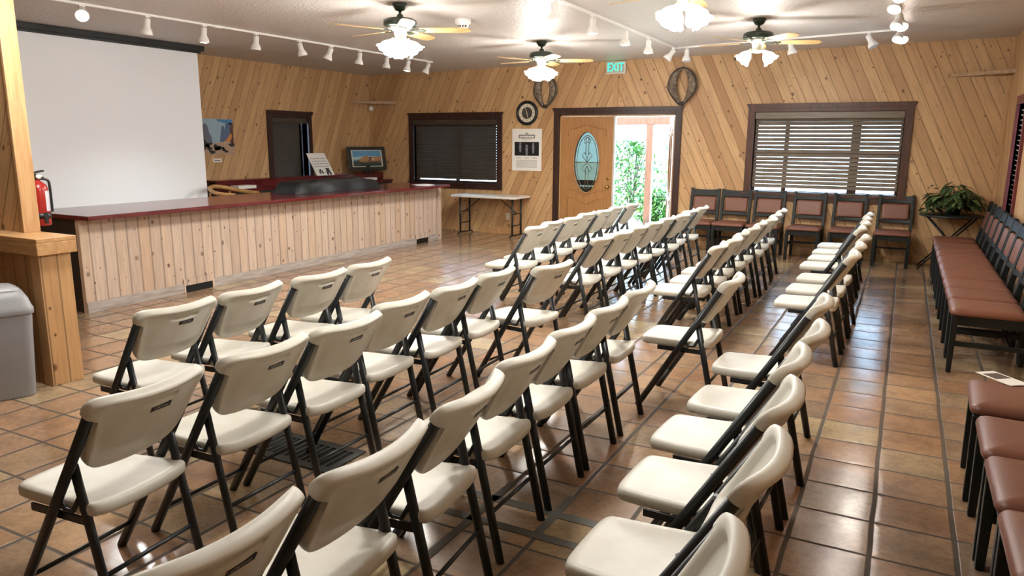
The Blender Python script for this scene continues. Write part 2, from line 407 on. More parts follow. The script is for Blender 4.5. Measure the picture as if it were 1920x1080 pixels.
# narrow window on the wall behind the counter
t = thing('window_3', 'narrow window with closed dark blind in the wall behind the counter', 'window', (XL, 9.4, 0), 0, None, 'structure')
off = Vector((-XL, -9.4, 0))
u0, u1, z0, z1 = SW
f = MB(); x1 = XL+.035
f.box(XL-WT, x1, u0-.09, u0, z0, z1+.09); f.box(XL-WT, x1, u1, u1+.09, z0, z1+.09); f.box(XL-WT, x1, u0, u1, z1, z1+.09); f.box(XL-WT, x1, u0-.09, u1+.09, z0-.09, z0)
f.prism([(x1, u0-.09, z1+.05), (x1, u1+.09, z1+.05), (x1, u1+.12, z1+.11), (x1, u0-.12, z1+.11)], (.02, 0, 0)); f.build('frame', M_DARKFRAME, t, off, .003)
f = MB(); f.box(XL-.12, XL-.114, u0, u1, z0, z1); f.build('pane', M_GLASS, t, off)
f = MB(); slats(f, u0+.02, u1-.10, z0+.03, z1-.09, .047, .058, -62, XL-.095, 'Y'); bl = f.build('blind', M_BLINDDARK, t, off)
f = MB(); f.box(XL-.07, XL+.005, u0+.01, u1-.01, z1-.085, z1-.004); f.build('head_rail', M_BLINDDARK, bl)
# window in the right wall
t = thing('window_4', 'red framed window with pale blind in the right wall', 'window', (XR, 9.96, 0), 0, None, 'structure')
off = Vector((-XR, -9.96, 0)); u0, u1, z0, z1 = WR; x0 = XR-.03
f = MB(); f.box(x0, XR+WT, u0-.07, u0, z0-.07, z1+.09); f.box(x0, XR+WT, u1, u1+.07, z0-.07, z1+.09); f.box(x0, XR+WT, u0, u1, z1, z1+.09); f.box(x0, XR+WT, u0, u1, z0-.07, z0)
f.build('frame', M_MAROONFRAME, t, off, .003)
f = MB(); f.box(XR+.12, XR+.126, u0, u1, z0, z1); f.build('pane', M_GLASS, t, off)
f = MB(); slats(f, u0+.01, u1-.01, z0+.02, z1-.05, .056, .05, -30, XR+.04, 'Y'); f.build('blind', plain('pale slat', (196, 178, 172), .5), t, off)

# ------------------------------------------------------------------ double door
t = thing('door_1', 'oak double door in dark frame, left leaf shut, right leaf open outwards', 'door', (-4.24, YF, 0), 0, None, 'structure'); off = Vector((4.24, -YF, 0))
f = MB(); frame_far(f, D0, D1, 0, DT, .095, .035, False); f.build('frame', M_DARKFRAME, t, off, .003)
f = MB(); f.box(D0, D0+.022, YF+.02, YF+.12, 0, DT); f.box(D1-.022, D1, YF+.02, YF+.12, 0, DT); f.box(D0, D1, YF+.02, YF+.12, DT-.025, DT); f.build('jamb', M_TRIM, t, off)
f = MB(); f.box(D0, D1, YF-.01, YF+.16, .0, .02); f.build('threshold', plain('aluminium sill', (150, 146, 138), .4, .6), t, off)
LX0, LX1 = D0+.024, -4.262
LC = (LX0+LX1)/2
def oval(cx, cz, rx, rz, n=40): return [(cx+rx*math.cos(2*PI*k/n), cz+rz*math.sin(2*PI*k/n)) for k in range(n)]
def leaf(mb, x0, x1, y0, y1, z0, z1, cx, cz, rx, rz, n=40):
    """door slab with an oval hole"""
    rect = []
    for k in range(n):
        a = 2*PI*k/n; c, s = math.cos(a), math.sin(a)
        tx = ((x1-cx)/c if c > 1e-6 else (x0-cx)/c if c < -1e-6 else 1e9); tz = ((z1-cz)/s if s > 1e-6 else (z0-cz)/s if s < -1e-6 else 1e9)
        q = min(tx, tz); rect.append((cx+q*c, cz+q*s))
    ov = oval(cx, cz, rx, rz, n)
    A = [[mb.b.verts.new((p[0], y, p[1])) for p in ring] for y in (y0, y1) for ring in (rect, ov)]
    for k in range(n):
        j = (k+1) % n
        mb._f([A[0][k], A[0][j], A[1][j], A[1][k]]); mb._f([A[2][k], A[2][j], A[3][j], A[3][k]]); mb._f([A[1][k], A[1][j], A[3][j], A[3][k]]); mb._f([A[0][k], A[0][j], A[2][j], A[2][k]])
    for cx_, cz_ in ((x0, z0), (x1, z0), (x1, z1), (x0, z1)):
        for a_, y in ((0, y0), (2, y1)):
            ks = sorted(range(n), key=lambda k: (rect[k][0]-cx_)**2+(rect[k][1]-cz_)**2)[:2]
            mb._f([A[a_][ks[0]], A[a_][ks[1]], mb.b.verts.new((cx_, y, cz_))])
def mould(mb, pts, y, r=.009): mb.tube([(p[0], y, p[1]) for p in pts], r, 8)
def door_leaf(parent, loc, rz, width, hinge_left):
    """leaf in its own coordinates: x 0..width, inner face at y=0"""
    s = MB(); cx = width/2; leaf(s, 0, width, 0, .045, .02, DT-.028, cx, 1.285, .225, .495)
    lf = s.build('leaf', M_DOOR, parent, loc, rot=(0, 0, rz))
    s = MB()
    for d in (-.004, .049):
        pts = [(p[0], d, p[1]) for p in oval(cx, 1.285, .238, .508)]; s.tube(pts+[pts[0], pts[1]], .016, 8, cap=False)
        for z0, z1, arch in ((1.40, 1.90, 1), (.22, .68, -1)):
            w = width*.36
            if arch > 0: top = [(cx-w+2*w*k/20, 1.83+.07*math.exp(-((k-10)/4.5)**2)) for k in range(21)]; low = [(cx-w, 1.72)]; mould(s, low+top+[(cx+w, 1.72)], d)
            else:
                top = [(cx-w+2*w*k/20, .70-.10*math.exp(-((k-10)/4.5)**2)) for k in range(21)]; mould(s, [(cx-w, .2)]+top+[(cx+w, .2), (cx-w, .2)], d)
                mid = [(cx-w+2*w*k/20, .84-.11*math.exp(-((k-10)/4.5)**2)) for k in range(21)]; mould(s, mid, d)
    s.build('moulding', M_DOOR, lf)
    s = MB(); o = oval(cx, 1.285, .225, .495); s.prism([(p[0], .02, p[1]) for p in o], (0, .006, 0)); s.build('oval_glass', M_OVAL, lf)
    s = MB()
    def ca(pts): s.tube([(p[0], .023, p[1]) for p in pts], .0065, 6)
    c0 = [(p[0], p[1]) for p in oval(cx, 1.285, .185, .44)]; ca(c0+[c0[0]])
    for sg in (-1, 1):
        ca([(cx+sg*.025, .86), (cx+sg*.025, 1.15)]); ca([(cx+sg*.025, 1.42), (cx+sg*.025, 1.70)]); ca([(cx, 1.285), (cx+sg*.09, 1.40), (cx+sg*.05, 1.45), (cx, 1.36), (cx, 1.285), (cx+sg*.09, 1.19), (cx+sg*.05, 1.13), (cx, 1.22)]); ca([(cx+sg*.03, 1.285), (cx+sg*.22, 1.285)])
        ca([(cx, 1.70), (cx+sg*.06, 1.66), (cx+sg*.05, 1.60), (cx, 1.62)])
    s.build('leaded_came', plain('lead came', (120, 112, 100), .4, .6), lf)
    s = MB(); kx = width-.075 if hinge_left else .075
    br = plain('brass hardware', (186, 150, 88), .25, .9)
    Mx = Matrix.Translation((kx, -.001, .895)) @ Matrix.Rotation(PI/2, 4, 'X')
    if hinge_left:
        s.lathe([(0, 0), (.03, 0), (.03, .008), (.012, .014), (.011, .035), (.024, .045), (.03, .06), (.022, .074), (0, .078)], Mx, 18); s.lathe([(0, 0), (.026, 0), (.026, .012), (0, .014)], Matrix.Translation((kx, -.001, 1.03)) @ Matrix.Rotation(PI/2, 4, 'X'), 18)
        s.build('door_knob', br, lf)
    else:
        for d, sg in ((-.001, -1), (.046, 1)):
            s.lathe([(0, 0), (.03, 0), (.03, .008), (0, .01)], Matrix.Translation((kx, d, .895)) @ Matrix.Rotation(-sg*PI/2, 4, 'X'), 18)
            s.tube([(kx, d, .895), (kx, d+sg*.05, .895), (kx+.11, d+sg*.055, .895)], .009, 8)
            s.lathe([(0, 0), (.026, 0), (.026, .012), (0, .014)], Matrix.Translation((kx, d, 1.03)) @ Matrix.Rotation(-sg*PI/2, 4, 'X'), 18)
        s.build('door_lever', plain('chrome lever', (190, 188, 182), .2, .9), lf)
    return lf
door_leaf(t, Vector((LX0, YF+.03, 0))+off, 0, LX1-LX0, True)
# open leaf hinged at the right jamb and swung outwards; its own x axis runs from free edge to hinge
OW = .955; ang = R(-70)
hx, hy = D1-.075, YF+.17
door_leaf(t, Vector((hx-OW*math.cos(ang), hy-OW*math.sin(ang), 0))+off, ang, OW, False)
f = MB(); f.box(-4.262, -4.235, YF+.015, YF+.08, .02, DT-.027); f.build('astragal', plain('weather strip', (196, 190, 178), .5), t, off)

# ------------------------------------------------------------------ folding chairs (front faces local -x)
def make_folding_chair():
    t = thing('folding_chair', 'x', 'chair')
    T = Vector((.5165, 0, .8563)); N = Vector((.8563, 0, -.5165)); O = Vector((-.235, 0, 0))
    # backrest
    half = [(0, .03), (.10, .033), (.150, .045), (.178, .075), (.190, .125), (.197, .19), (.2005, .25), (.2015, .270), (.229, .278), (.232, .30), (.228, .318), (.214, .336), (.185, .348), (.13, .355), (0, .358)]
    soft = [(0, .03), (.10, .033), (.150, .045), (.178, .075), (.190, .125), (.198, .19), (.206, .25), (.209, .275), (.211, .295), (.209, .312), (.203, .325), (.188, .338), (.16, .346), (.12, .352), (0, .356)]
    hs = spline(half[:8], 4)+spline(half[8:], 4); h2 = spline(soft[:8], 4)+spline(soft[8:], 4)
    out = [(y, s) for y, s in hs]+[(-y, s) for y, s in hs[::-1][1:-1]]
    o2 = inset([(y, s) for y, s in h2]+[(-y, s) for y, s in h2[::-1][1:-1]], .004)
    def sm(v, a, b):
        t_ = max(0, min(1, (v-a)/(b-a))); return t_*t_*(3-2*t_)
    def slot(y, s):                       # moulded hand slot in the rear face
        w = sm(.066-abs(y-.022), 0, .010)
        return .019*w*sm(s, .282, .300)*(1-sm(s, .304, .310))
    def P(y, s, n, rear=False):
        if rear: n -= slot(y, s)
        return O+T*(.63+s)+Vector((0, y, 0))+N*(n+.045*(1-min(1, abs(y)/.23)**2)*min(1, .35+s/.2))
    def ring(d, n): return [P(y, s, n) for y, s in inset(out, d)]
    def sc(k, n, rear=False): return [P(y*k, .20+(s-.20)*k, n, rear) for y, s in o2]
    L = [sc(k, .011, True) for k in (.02, .1, .2, .3, .38, .44, .49, .53, .56, .59, .62, .65, .68, .71, .75, .80)]+[sc(.86, .012, True), sc(.93, .016), sc(.985, .020), ring(.004, .018), ring(.001, .010), ring(0, 0), ring(.001, -.012), ring(.004, -.023), sc(.985, -.027), sc(.92, -.0275), sc(.88, -.023), sc(.84, -.010), sc(.80, -.004)]+[sc(k, -.004) for k in (.6, .4, .2, .05)]
    m = MB(); m.rings(L); bk = m.build('backrest', M_PLASTIC, t)
    # label plate
    pb = O+T*(.63+.266)+Vector((0, .024, 0))+N*(.011+.0445)
    M4 = Matrix(((0, T.x, N.x, pb.x), (1, T.y, N.y, pb.y), (0, T.z, N.z, pb.z), (0, 0, 0, 1)))
    m = MB(); m.box(-.041, .041, -.0105, .0105, -.004, .0015, M4); m.mi = 1; m.text('LIFETIME', .0145, M4 @ Matrix.Translation((0, 0, .0018)), .0003)
    m.build('label_plate', [plain('black label', (16, 16, 17), .4), plain('label lettering', (170, 168, 160), .4)], bk)
    # seat
    sh = [(-.251, 0), (-.250, .08), (-.245, .135), (-.230, .164), (-.195, .175), (-.08, .183), (.03, .190), (.12, .196), (.162, .197), (.185, .182), (.193, .12), (.19, 0)]
    sp = spline(sh, 3); so = [(x, y) for x, y in sp]+[(x, -y) for x, y in sp[::-1][1:-1]]
    def Z(x, y, z): return Vector((x, y, z+.020*(abs(y)/.2)**2*max(0, (x+.20)/.39)**1.5))
    def sr(d, z): return [Z(x, y, z) for x, y in inset(so, d)]
    s2 = inset(so, .014)
    def sc(k, z): return [Z(-.03+(x+.03)*k, y*k, z) for x, y in s2]
    m = MB(); m.rings([sc(.1, .402), sc(.9, .402), sr(.006, .398), sr(0, .404), sr(0, .424), sr(.003, .434), sr(.008, .439), sc(.97, .442), sc(.90, .441), sc(.8, .438), sc(.65, .435), sc(.45, .433), sc(.25, .4325), sc(.08, .432)])
    m.build('seat', M_PLASTIC, t)
    ft = plain('rubber foot', (14, 14, 14), .7)
    for sg in (-1, 1):
        y = .211*sg
        m = MB(); m.tube([O+Vector((0, y, 0)), O+T*.925+Vector((0, y, 0))], .015, 12, (.019, .0155)); m.build('front_leg', M_TUBE, t)
        y = .190*sg
        m = MB(); m.tube([(.108, y, .585), (.237, y, 0)], .012, 12, (.0185, .0135)); m.build('rear_leg', M_TUBE, t)
        m = MB(); m.box(-.13, .155, y-.008 if sg > 0 else y-.002, y+.002 if sg > 0 else y+.008, .374, .402); m.tube([(.035, y+.012*sg, .452), (.062, y+.012*sg, .424), (.098, y+.012*sg, .424), (.124, y+.004*sg, .475)], .0085, 8); m.build('seat_bracket', M_TUBE, t, bevel=.002)
    p = O+T*.145
    m = MB(); m.tube([p+Vector((0, -.215, 0)), p+Vector((0, .215, 0))], .0085, 10, up=(1, 0, 0)); m.build('crossbar', M_TUBE, t)
    m = MB(); m.tube([(.193, -.19, .20), (.193, .19, .20)], .0085, 10, up=(1, 0, 0)); m.build('crossbar', M_TUBE, t)
    family(t); return t
fc = make_folding_chair(); used = [False]
ORD = ['first', 'second', 'third', 'fourth', 'fifth', 'sixth', 'seventh', 'eighth', 'ninth']
def seat_row(row, block, end, spots, group):
    for i, s in enumerate(spots):
        x, y, a = s
        lab = f'white folding chair, {ORD[i]} from the {end} end, {row} row from the counter, {block} block'
        if used[0]: dup(fc, (x, y, 0), R(a), lab)
        else: fc.location = (x, y, 0); fc.rotation_euler = (0, 0, R(a)); fc['label'] = lab; fc['group'] = 'white folding chairs'; used[0] = True
seat_row('first', 'near', 'camera', [(-3.365, 2.363, .5), (-3.378, 2.841, 3.7), (-3.361, 3.386, -.5), (-3.377, 3.865, 3)], 1)
seat_row('second', 'near', 'camera', [(-2.43, 1.495, 5), (-2.436, 2.042, .9), (-2.422, 2.525, -.2), (-2.49, 3.031, -.1), (-2.469, 3.51, 1.5), (-2.474, 3.994, 2), (-2.271, 4.462, -8.3)], 1)
seat_row('third', 'near', 'camera', [(-1.448, .968, 0), (-1.436, 1.46, 1.3), (-1.456, 1.974, 5.5), (-1.5, 2.497, .6), (-1.511, 2.975, 0), (-1.516, 3.447, -.9), (-1.519, 3.941, .8)], 1)
seat_row('fourth', 'near', 'camera', [(-.521, 1.33, 0), (-.517, 1.93, -1.5), (-.545, 2.45, -2), (-.575, 2.93, -3), (-.55, 3.412, -3.2), (-.586, 4.06, -1.5)], 1)
seat_row('first', 'far', 'camera', [(-3.36, 6.395, 1), (-3.408, 6.873, -.3), (-3.40, 7.375, 1), (-3.448, 7.90, -.3), (-3.42, 8.38, 1), (-3.449, 8.894, 0), (-3.423, 9.431, .4)], 1)
seat_row('second', 'far', 'camera', [(-2.517, 5.97, .3), (-2.503, 6.45, -1), (-2.503, 6.93, -1), (-2.492, 7.40, -.3), (-2.495, 7.88, 0), (-2.46, 8.35, .5), (-2.516, 8.844, -1), (-2.494, 9.412, .2)], 1)
seat_row('third', 'far', 'camera', [(-1.122, 4.501, -.4), (-1.528, 5.96, 1), (-1.505, 6.44, .4), (-1.535, 6.92, .8), (-1.519, 7.395, .6), (-1.529, 7.87, .7), (-1.5, 8.36, .2), (-1.537, 8.92, -.1), (-1.556, 9.51, .5)], 1)
seat_row('fourth', 'far', 'camera', [(-.55, 5.96, -1.5), (-.54, 6.52, -2), (-.53, 7.11, -2.5), (-.595, 7.87, -2), (-.58, 8.40, -2), (-.59, 8.92, -2.2), (-.595, 9.52, -2.5)], 1)
for o in list(bpy.data.objects):
    if o.name.startswith('folding_chair') and o.parent is None and 'third row' in o['label'] and 'far block' in o['label']:
        if abs(o.location.y-4.501) < .01: o['label'] = 'white folding chair standing alone ahead of the third row, across the gap between blocks'
        else:
            k = next(i for i, w in enumerate(ORD) if f', {w} from' in o['label']); o['label'] = o['label'].replace(f', {ORD[k]} from', f', {ORD[k-1]} from')

# ------------------------------------------------------------------ brown padded chairs (front faces local -x)
def make_brown_chair():
    t = thing('padded_chair', 'x', 'chair')
    for sg in (-1, 1):
        y = .205*sg
        m = MB(); m.prism([(.235, y-.02, 0), (.272, y-.02, 0), (.262, y-.02, .45), (.352, y-.02, .935), (.318, y-.02, .938), (.215, y-.02, .47), (.215, y-.02, .40)], (0, .04, 0)); m.build('rear_post', M_WORN, t, bevel=.006)
        m = MB(); v = [(-.25, y-.0215, .42), (-.205, y-.0215, .42), (-.214, y-.0215, 0), (-.246, y-.0215, 0)]; m.prism(v, (0, .043, 0)); m.build('front_leg', M_WORN, t, bevel=.005)
        m = MB(); m.box(-.21, .24, y-.011, y+.011, .20, .235); m.build('stretcher', M_WORN, t, bevel=.003)
    m = MB(); m.box(-.235, -.213, -.19, .19, .355, .425); m.box(.215, .24, -.19, .19, .355, .425); m.box(-.213, .225, -.214, -.194, .355, .425); m.box(-.213, .225, .194, .214, .355, .425); m.build('seat_frame', M_WORN, t, bevel=.003)
    m = MB(); m.box(.12, .14, -.195, .195, .205, .23); m.build('stretcher', M_WORN, t, bevel=.003)
    # cushion
    def rr(hx, hy, r, n=6):
        o = []
        for cx, cy, a0 in ((hx-r, hy-r, 0), (-hx+r, hy-r, 90), (-hx+r, -hy+r, 180), (hx-r, -hy+r, 270)):
            for k in range(n): a = R(a0+90*k/(n-1)); o.append((cx+r*math.cos(a), cy+r*math.sin(a)))
        return o
    cu = rr(.235, .232, .045)
    L = []
    for d, z in ((.03, .424), (.008, .425), (0, .438), (.002, .452), (.012, .466), (.035, .475)): L.append([(x-.028, y*(1-.05*(x > 0)), z) for x, y in inset(cu, d)])
    for k in (.85, .65, .4, .2, .05): L.append([((x)*k-.028, y*k*(1-.05*(x > 0)), .486-.011*k**3) for x, y in inset(cu, .035)])
    m = MB(); m.rings(L); m.build('seat', M_VINYL, t)
    def bx(z): return .233+(z-.47)*.206
    # crest rail, slightly dipped, and lower rail
    for name, z0, z1, dip in (('crest_rail', .825, .925, .012), ('lower_rail', .555, .60, 0)):
        m = MB(); top = []; N_ = 9
        for k in range(N_):
            y = -.19+.38*k/(N_-1); q = 1-(2*k/(N_-1)-1)**2; c = .018*q
            top.append([(bx(z0)+c-.011, y, z0), (bx(z0)+c+.011, y, z0), (bx(z1)+c+.011, y, z1-dip*q), (bx(z1)+c-.011, y, z1-dip*q)])
        m.rings(top, True, False); m.build(name, M_WORN, t, bevel=.003)
    # upholstered back pad
    bp = rr(.106, .168, .022); L = []
    for d, n in ((.02, .012), (.004, .012), (0, .004), (.003, -.006), (.010, -.013)):
        L.append([(bx(.708+s)+.010*(1-(y/.19)**2)+n, y, .708+s) for s, y in inset(bp, d)])
    for k in (.85, .65, .4, .15): L.append([(bx(.708+s*k)+.010*(1-(y*k/.19)**2)-.018+.005*k**3, y*k, .708+s*k) for s, y in inset(bp, .012)])
    m = MB(); m.rings(L); m.build('back_pad', M_VINYL, t)
    family(t); return t
bc = make_brown_chair(); ub = [False]
def put_brown(x, y, a, lab, grp):
    if ub[0]: o = dup(bc, (x, y, 0), R(a), lab); o['group'] = grp; return
    bc.location = (x, y, 0); bc.rotation_euler = (0, 0, R(a)); bc['label'] = lab; bc['group'] = grp; ub[0] = True
O6 = ['first', 'second', 'third', 'fourth', 'fifth', 'sixth', 'seventh', 'eighth', 'ninth', 'tenth']
for i, x in enumerate([-2.70, -2.232, -1.745, -1.192, -.643, -.078]):
    put_brown(x, 11.205, 90+random.uniform(-1.5, 1.5), f'brown padded chair with dark frame under the wide window, {O6[i]} from the double door', 'brown chairs against the door wall')
for i, y in enumerate([10.66, 10.18, 9.70, 9.205, 8.69, 8.19, 7.71, 7.22, 6.74, 6.245]):
    put_brown(.645, y, random.uniform(-1, 1), f'brown padded chair in the row along the right wall, {O6[i]} from the plant', 'brown chairs along the right wall')
for i, (y, a) in enumerate([(4.0, -2), (3.44, -1), (2.965, 0), (2.49, 0)]):
    lab = 'brown padded chair with a printed leaflet lying on its seat' if i == 0 else f'brown padded chair at the right edge, {O6[i-1]} one nearer than the chair with the leaflet'
    put_brown(.635, y, a, lab, 'brown chairs at the near right')
o = MB(); o.box(-.055, .055, -.11, .11, 0, .0015); lf = o.build('leaflet', M_PAPER, None, (.525, 4.255-.0, .4845), rot=(0, 0, R(38)))
tag(lf, 'white printed leaflet lying on the brown seat at the right', 'leaflet')
o = MB(); o.box(-.042, .042, -.01, .075, .0015, .0022); o.build('printed_photo', plain('dark printed photo', (84, 70, 62), .6, var=.5, vscale=60), lf)

# ------------------------------------------------------------------ counter
t = thing('counter', 'long bar counter with dark red top and washed pine board front', 'counter', (-6.716, 4.13, 0)); ra = R(1.05)
def cp(x, y, z): return (x*math.cos(ra)-y*math.sin(ra), x*math.sin(ra)+y*math.cos(ra), z)
def rbox(mb, x0, x1, y0, y1, z0, z1): mb.box(x0, x1, y0, y1, z0, z1, Matrix.Rotation(ra, 4, 'Z'))
m = MB(); rbox(m, -.05, 0, 0, 6.22, 0, .889); m.build('front_panel', M_COUNTER_PANEL, t)
m = MB(); rbox(m, -.64, -.05, .01, .05, 0, .889); rbox(m, -.64, -.6, .05, 6.1, .62, .889); rbox(m, -.64, -.05, 6.1, 6.15, 0, .889); m.build('end_panel', M_DARK, t)
m = MB(); m.box(-.85, .20, -.03, 6.06, .889, .93); m.build('countertop', M_MAROON, t, bevel=.008, seg=3)
m = MB(); rbox(m, 0, .014, 0, 1.08, 0, .10); rbox(m, 0, .014, 1.48, 5.47, 0, .10); rbox(m, 0, .014, 5.86, 6.22, 0, .10); m.build('baseboard', M_GREYWOOD, t, bevel=.003)
m = MB(); rbox(m, 0, .03, 6.13, 6.22, 0, .889); m.build('end_post', M_COUNTER_PANEL, t, bevel=.003)
for y0, y1 in ((1.08, 1.48), (5.47, 5.86)):
    m = MB(); rbox(m, 0, .016, y0, y1, .078, .15); rbox(m, 0, .016, y0, y0+.02, 0, .078); rbox(m, 0, .016, y1-.02, y1, 0, .078); fr = m.build('vent_surround', M_COUNTER_PANEL, t)
    m = MB(); rbox(m, .002, .006, y0+.02, y1-.02, 0, .078)
    for k in range(7): rbox(m, .006, .012, y0+.03, y1-.03, .008+k*.010, .011+k*.010)
    m.build('vent_grille', M_BLACK, fr)
# tarp-covered case on the counter
def wrinkle(name, label, cat, loc, sx, sy, sz, mat):
    m = MB(); nx, ny = 26, 60; V = {}
    rnd = random.Random(5)
    ridges = [(rnd.uniform(-.5, .5), rnd.uniform(-.5, .5), rnd.uniform(0, PI), rnd.uniform(5, 14), rnd.uniform(.006, .016)) for _ in range(12)]
    for i in range(nx+1):
        for j in range(ny+1):
            u, v = i/nx*2-1, j/ny*2-1
            e = max(abs(u)**5, abs(v)**9); h = sz*(1-e**2.2*.98)*(1-.25*(v > .55)*(v-.55)/.45*(1-.4*u))
            x, y = u*sx/2, v*sy/2
            w = sum(a*abs(math.sin((x*math.cos(t_)+y*math.sin(t_)*1.0+p)*f)) for p, q_, t_, f, a in ridges)
            x += .02*math.sin(v*9+u*3)*(abs(u) > .85); h = max(.002, h-w*.7*(1-.4*(1-e)))
            V[i, j] = m.b.verts.new((x, y, h))
    for i in range(nx):
        for j in range(ny): m._f([V[i, j], V[i+1, j], V[i+1, j+1], V[i, j+1]], True)
    rim = [V[i, 0] for i in range(nx+1)]+[V[nx, j] for j in range(1, ny+1)]+[V[i, ny] for i in range(nx-1, -1, -1)]+[V[0, j] for j in range(ny-1, 0, -1)]
    lo = [m.b.verts.new((q.co.x, q.co.y, 0)) for q in rim]
    for k in range(len(rim)): m._f([rim[k], rim[k-1], lo[k-1], lo[k]])
    m._f(lo); return tag(m.build(name, mat, None, loc), label, cat)
wrinkle('tarpaulin', 'crumpled black plastic sheet covering a low box on the counter', 'tarpaulin', (-7.10, 8.0, .931), .42, 1.80, .20, plain('black plastic sheet', (6, 8, 12), .5, 0, .5))
m = MB()
for k, (x, y, a) in enumerate([(-6.68, 9.72, 10), (-6.82, 9.85, -15)]):
    m = MB(); m.box(-.105, .105, -.15, .15, 0, .002); tag(m.build('paper_sheet', M_PAPER, None, (x, y, .931+.0025*k), rot=(0, 0, R(a))), ['white paper sheet at the window end of the counter, nearer the edge', 'white paper sheet at the window end of the counter, farther from the edge'][k], 'paper', 'papers on the counter')

# back counter on the wall
t = thing('back_counter', 'low dark cabinet with raised maroon ledge along the wall behind the counter', 'cabinet', (-8.95, 9.6, 0))
m = MB(); m.box(-.24, .24, -1.98, 1.94, .09, .86); m.build('body', M_DARK, t)
m = MB(); m.box(-.24, .26, -2.0, 1.95, .86, .90); m.build('cabinet_top', M_MAROON, t, bevel=.004)
m = MB(); m.box(.0, .03, -2.0, 1.95, .90, 1.0); m.box(-.24, .04, -2.0, 1.95, 1.0, 1.025); m.build('ledge', M_MAROON, t, bevel=.004)
m = MB(); m.box(-.22, .22, -1.96, 1.92, 0, .09); m.build('plinth', M_BLACK, t)
for k, (y, w, n, mt) in enumerate([(8.0, .34, 0, 0), (10.86, .5, 1, 0)]):
    m = MB(); m.box(-.09, .09, -w/2, w/2, 0, .045); tag(m.build('paper_stack', M_PAPER, None, (-8.81, y, .901), bevel=.002), ['stack of white paper on the low cabinet left of the black sheet', 'stack of white paper on the low cabinet right of the black sheet'][k], 'paper', 'paper stacks')
# bent-arm wooden chair behind the counter
t = thing('wooden_armchair', 'light wood chair with curved arms showing over the counter edge', 'chair', (-8.05, 7.12, 0), R(12))
wd = wood('light bent wood', (186, 146, 92), (150, 108, 62), along=1)
for x, y in ((-.2, -.22), (.2, -.22), (-.2, .22), (.2, .22)):
    m = MB(); m.tube([(x*1.1, y*1.05, 0), (x, y, .62)], .02, 10); m.build('leg', wd, t)
m = MB(); m.box(-.23, .23, -.24, .24, .62, .65); m.build('seat', wd, t, bevel=.01)
m = MB(); m.tube(spline([(.22, -.26, .90), (-.05, -.27, .92), (-.24, -.16, .97), (-.28, 0, .99), (-.24, .16, .97), (-.05, .27, .92), (.22, .26, .90)], 5), .028, 10, up=(0, 0, 1)); m.build('arm', wd, t)
for x, y in ((.16, -.25), (.16, .25), (-.2, -.2), (-.2, .2)):
    m = MB(); m.tube([(x, y, .65), (x, y*1.03, .92)], .014, 8); m.build('spindle', wd, t)

# sign and framed picture on the ledge
t = thing('tilted_notice', 'white printed notice board leaning on the maroon ledge by the narrow window', 'sign', (-8.84, 9.78, 1.026), R(0))
Mn = Matrix.Rotation(R(-12), 4, 'Y') @ Matrix(((1, 0, 0, 0), (0, 1, -.42, 0), (0, 0, 1, 0), (0, 0, 0, 1)))
m = MB(); m.box(-.008, 0, -.14, .30, 0, .385, Mn); bd = m.build('board', M_PAPER, t)
m = MB(); rnd = random.Random(3)
for r_ in range(4):
    y = -.11
    while y < .255:
        w = rnd.uniform(.02, .05); m.box(0, .0012, y, min(.27, y+w), .285-r_*.045, .298-r_*.045, Mn); y += w+.008
m.build('printed_lettering', M_PALEINK, bd)
m = MB()
def disc(mb, y, z, r, M, x=.0008): mb.prism([tuple(M @ Vector((0, y+r*math.cos(2*PI*k/14), z+r*math.sin(2*PI*k/14)))) for k in range(14)], M.to_3x3() @ Vector((x*1.4, 0, 0)))
m.box(0, .0012, .13, .235, .045, .075, Mn)
m.prism([tuple(Mn @ Vector(p)) for p in ((0, .14, .075), (0, .225, .075), (0, .23, .125), (0, .135, .125))], Mn.to_3x3() @ Vector((.0012, 0, 0)))
for y, z, r_ in ((.145, .03, .028), (.215, .03, .028), (-.03, .05, .022), (.03, .05, .022)): disc(m, y, z, r_, Mn)
m.box(0, .0012, -.05, .05, .07, .085, Mn); m.box(0, .0012, -.02, .02, .085, .11, Mn); m.box(0, .0012, .05, .12, .055, .06, Mn)
m.build('wagon_drawing', M_INK, bd)

t = thing('framed_landscape', 'dark framed desert landscape on a black stand on the corner of the ledge', 'picture', (-8.84, 11.02, 1.026), R(-14))
Mt = Matrix.Translation((0, 0, .055)) @ Matrix.Rotation(R(-9), 4, 'Y')
m = MB(); m.box(-.03, .0, -.43, .43, 0, .06, Mt); m.box(-.03, .0, -.43, .43, .37, .43, Mt); m.box(-.03, .0, -.43, -.35, .06, .37, Mt); m.box(-.03, .0, .35, .43, .06, .37, Mt); m.build('frame', plain('charcoal frame', (46, 46, 44), .35), t, bevel=.004)
m = MB(); m.box(-.02, -.008, -.35, .35, .06, .37, Mt); m.build('mat', plain('pale mat', (200, 196, 180), .7), t)
def landscape(mb, M, w, h, x):
    def poly(mi, pts, d): mb.mi = mi; mb.prism([tuple(M @ Vector((x+d*.0008, a*w, b*h))) for a, b in pts], M.to_3x3() @ Vector((.0007, 0, 0)))
    return poly
CANV = [plain('sky blue paint', (92, 146, 184), .5, var=.2, vscale=20), plain('pale haze paint', (168, 190, 190), .5), plain('ochre rock paint', (168, 124, 84), .5, var=.3, vscale=40), plain('dark olive paint', (48, 62, 50), .5, var=.4, vscale=40), plain('shadow rock paint', (110, 82, 66), .5, var=.3, vscale=40), plain('chalk paint', (216, 206, 190), .5)]
m = MB(); po = landscape(m, Mt @ Matrix.Translation((0, -.32, .075)), .64, .28, -.008)
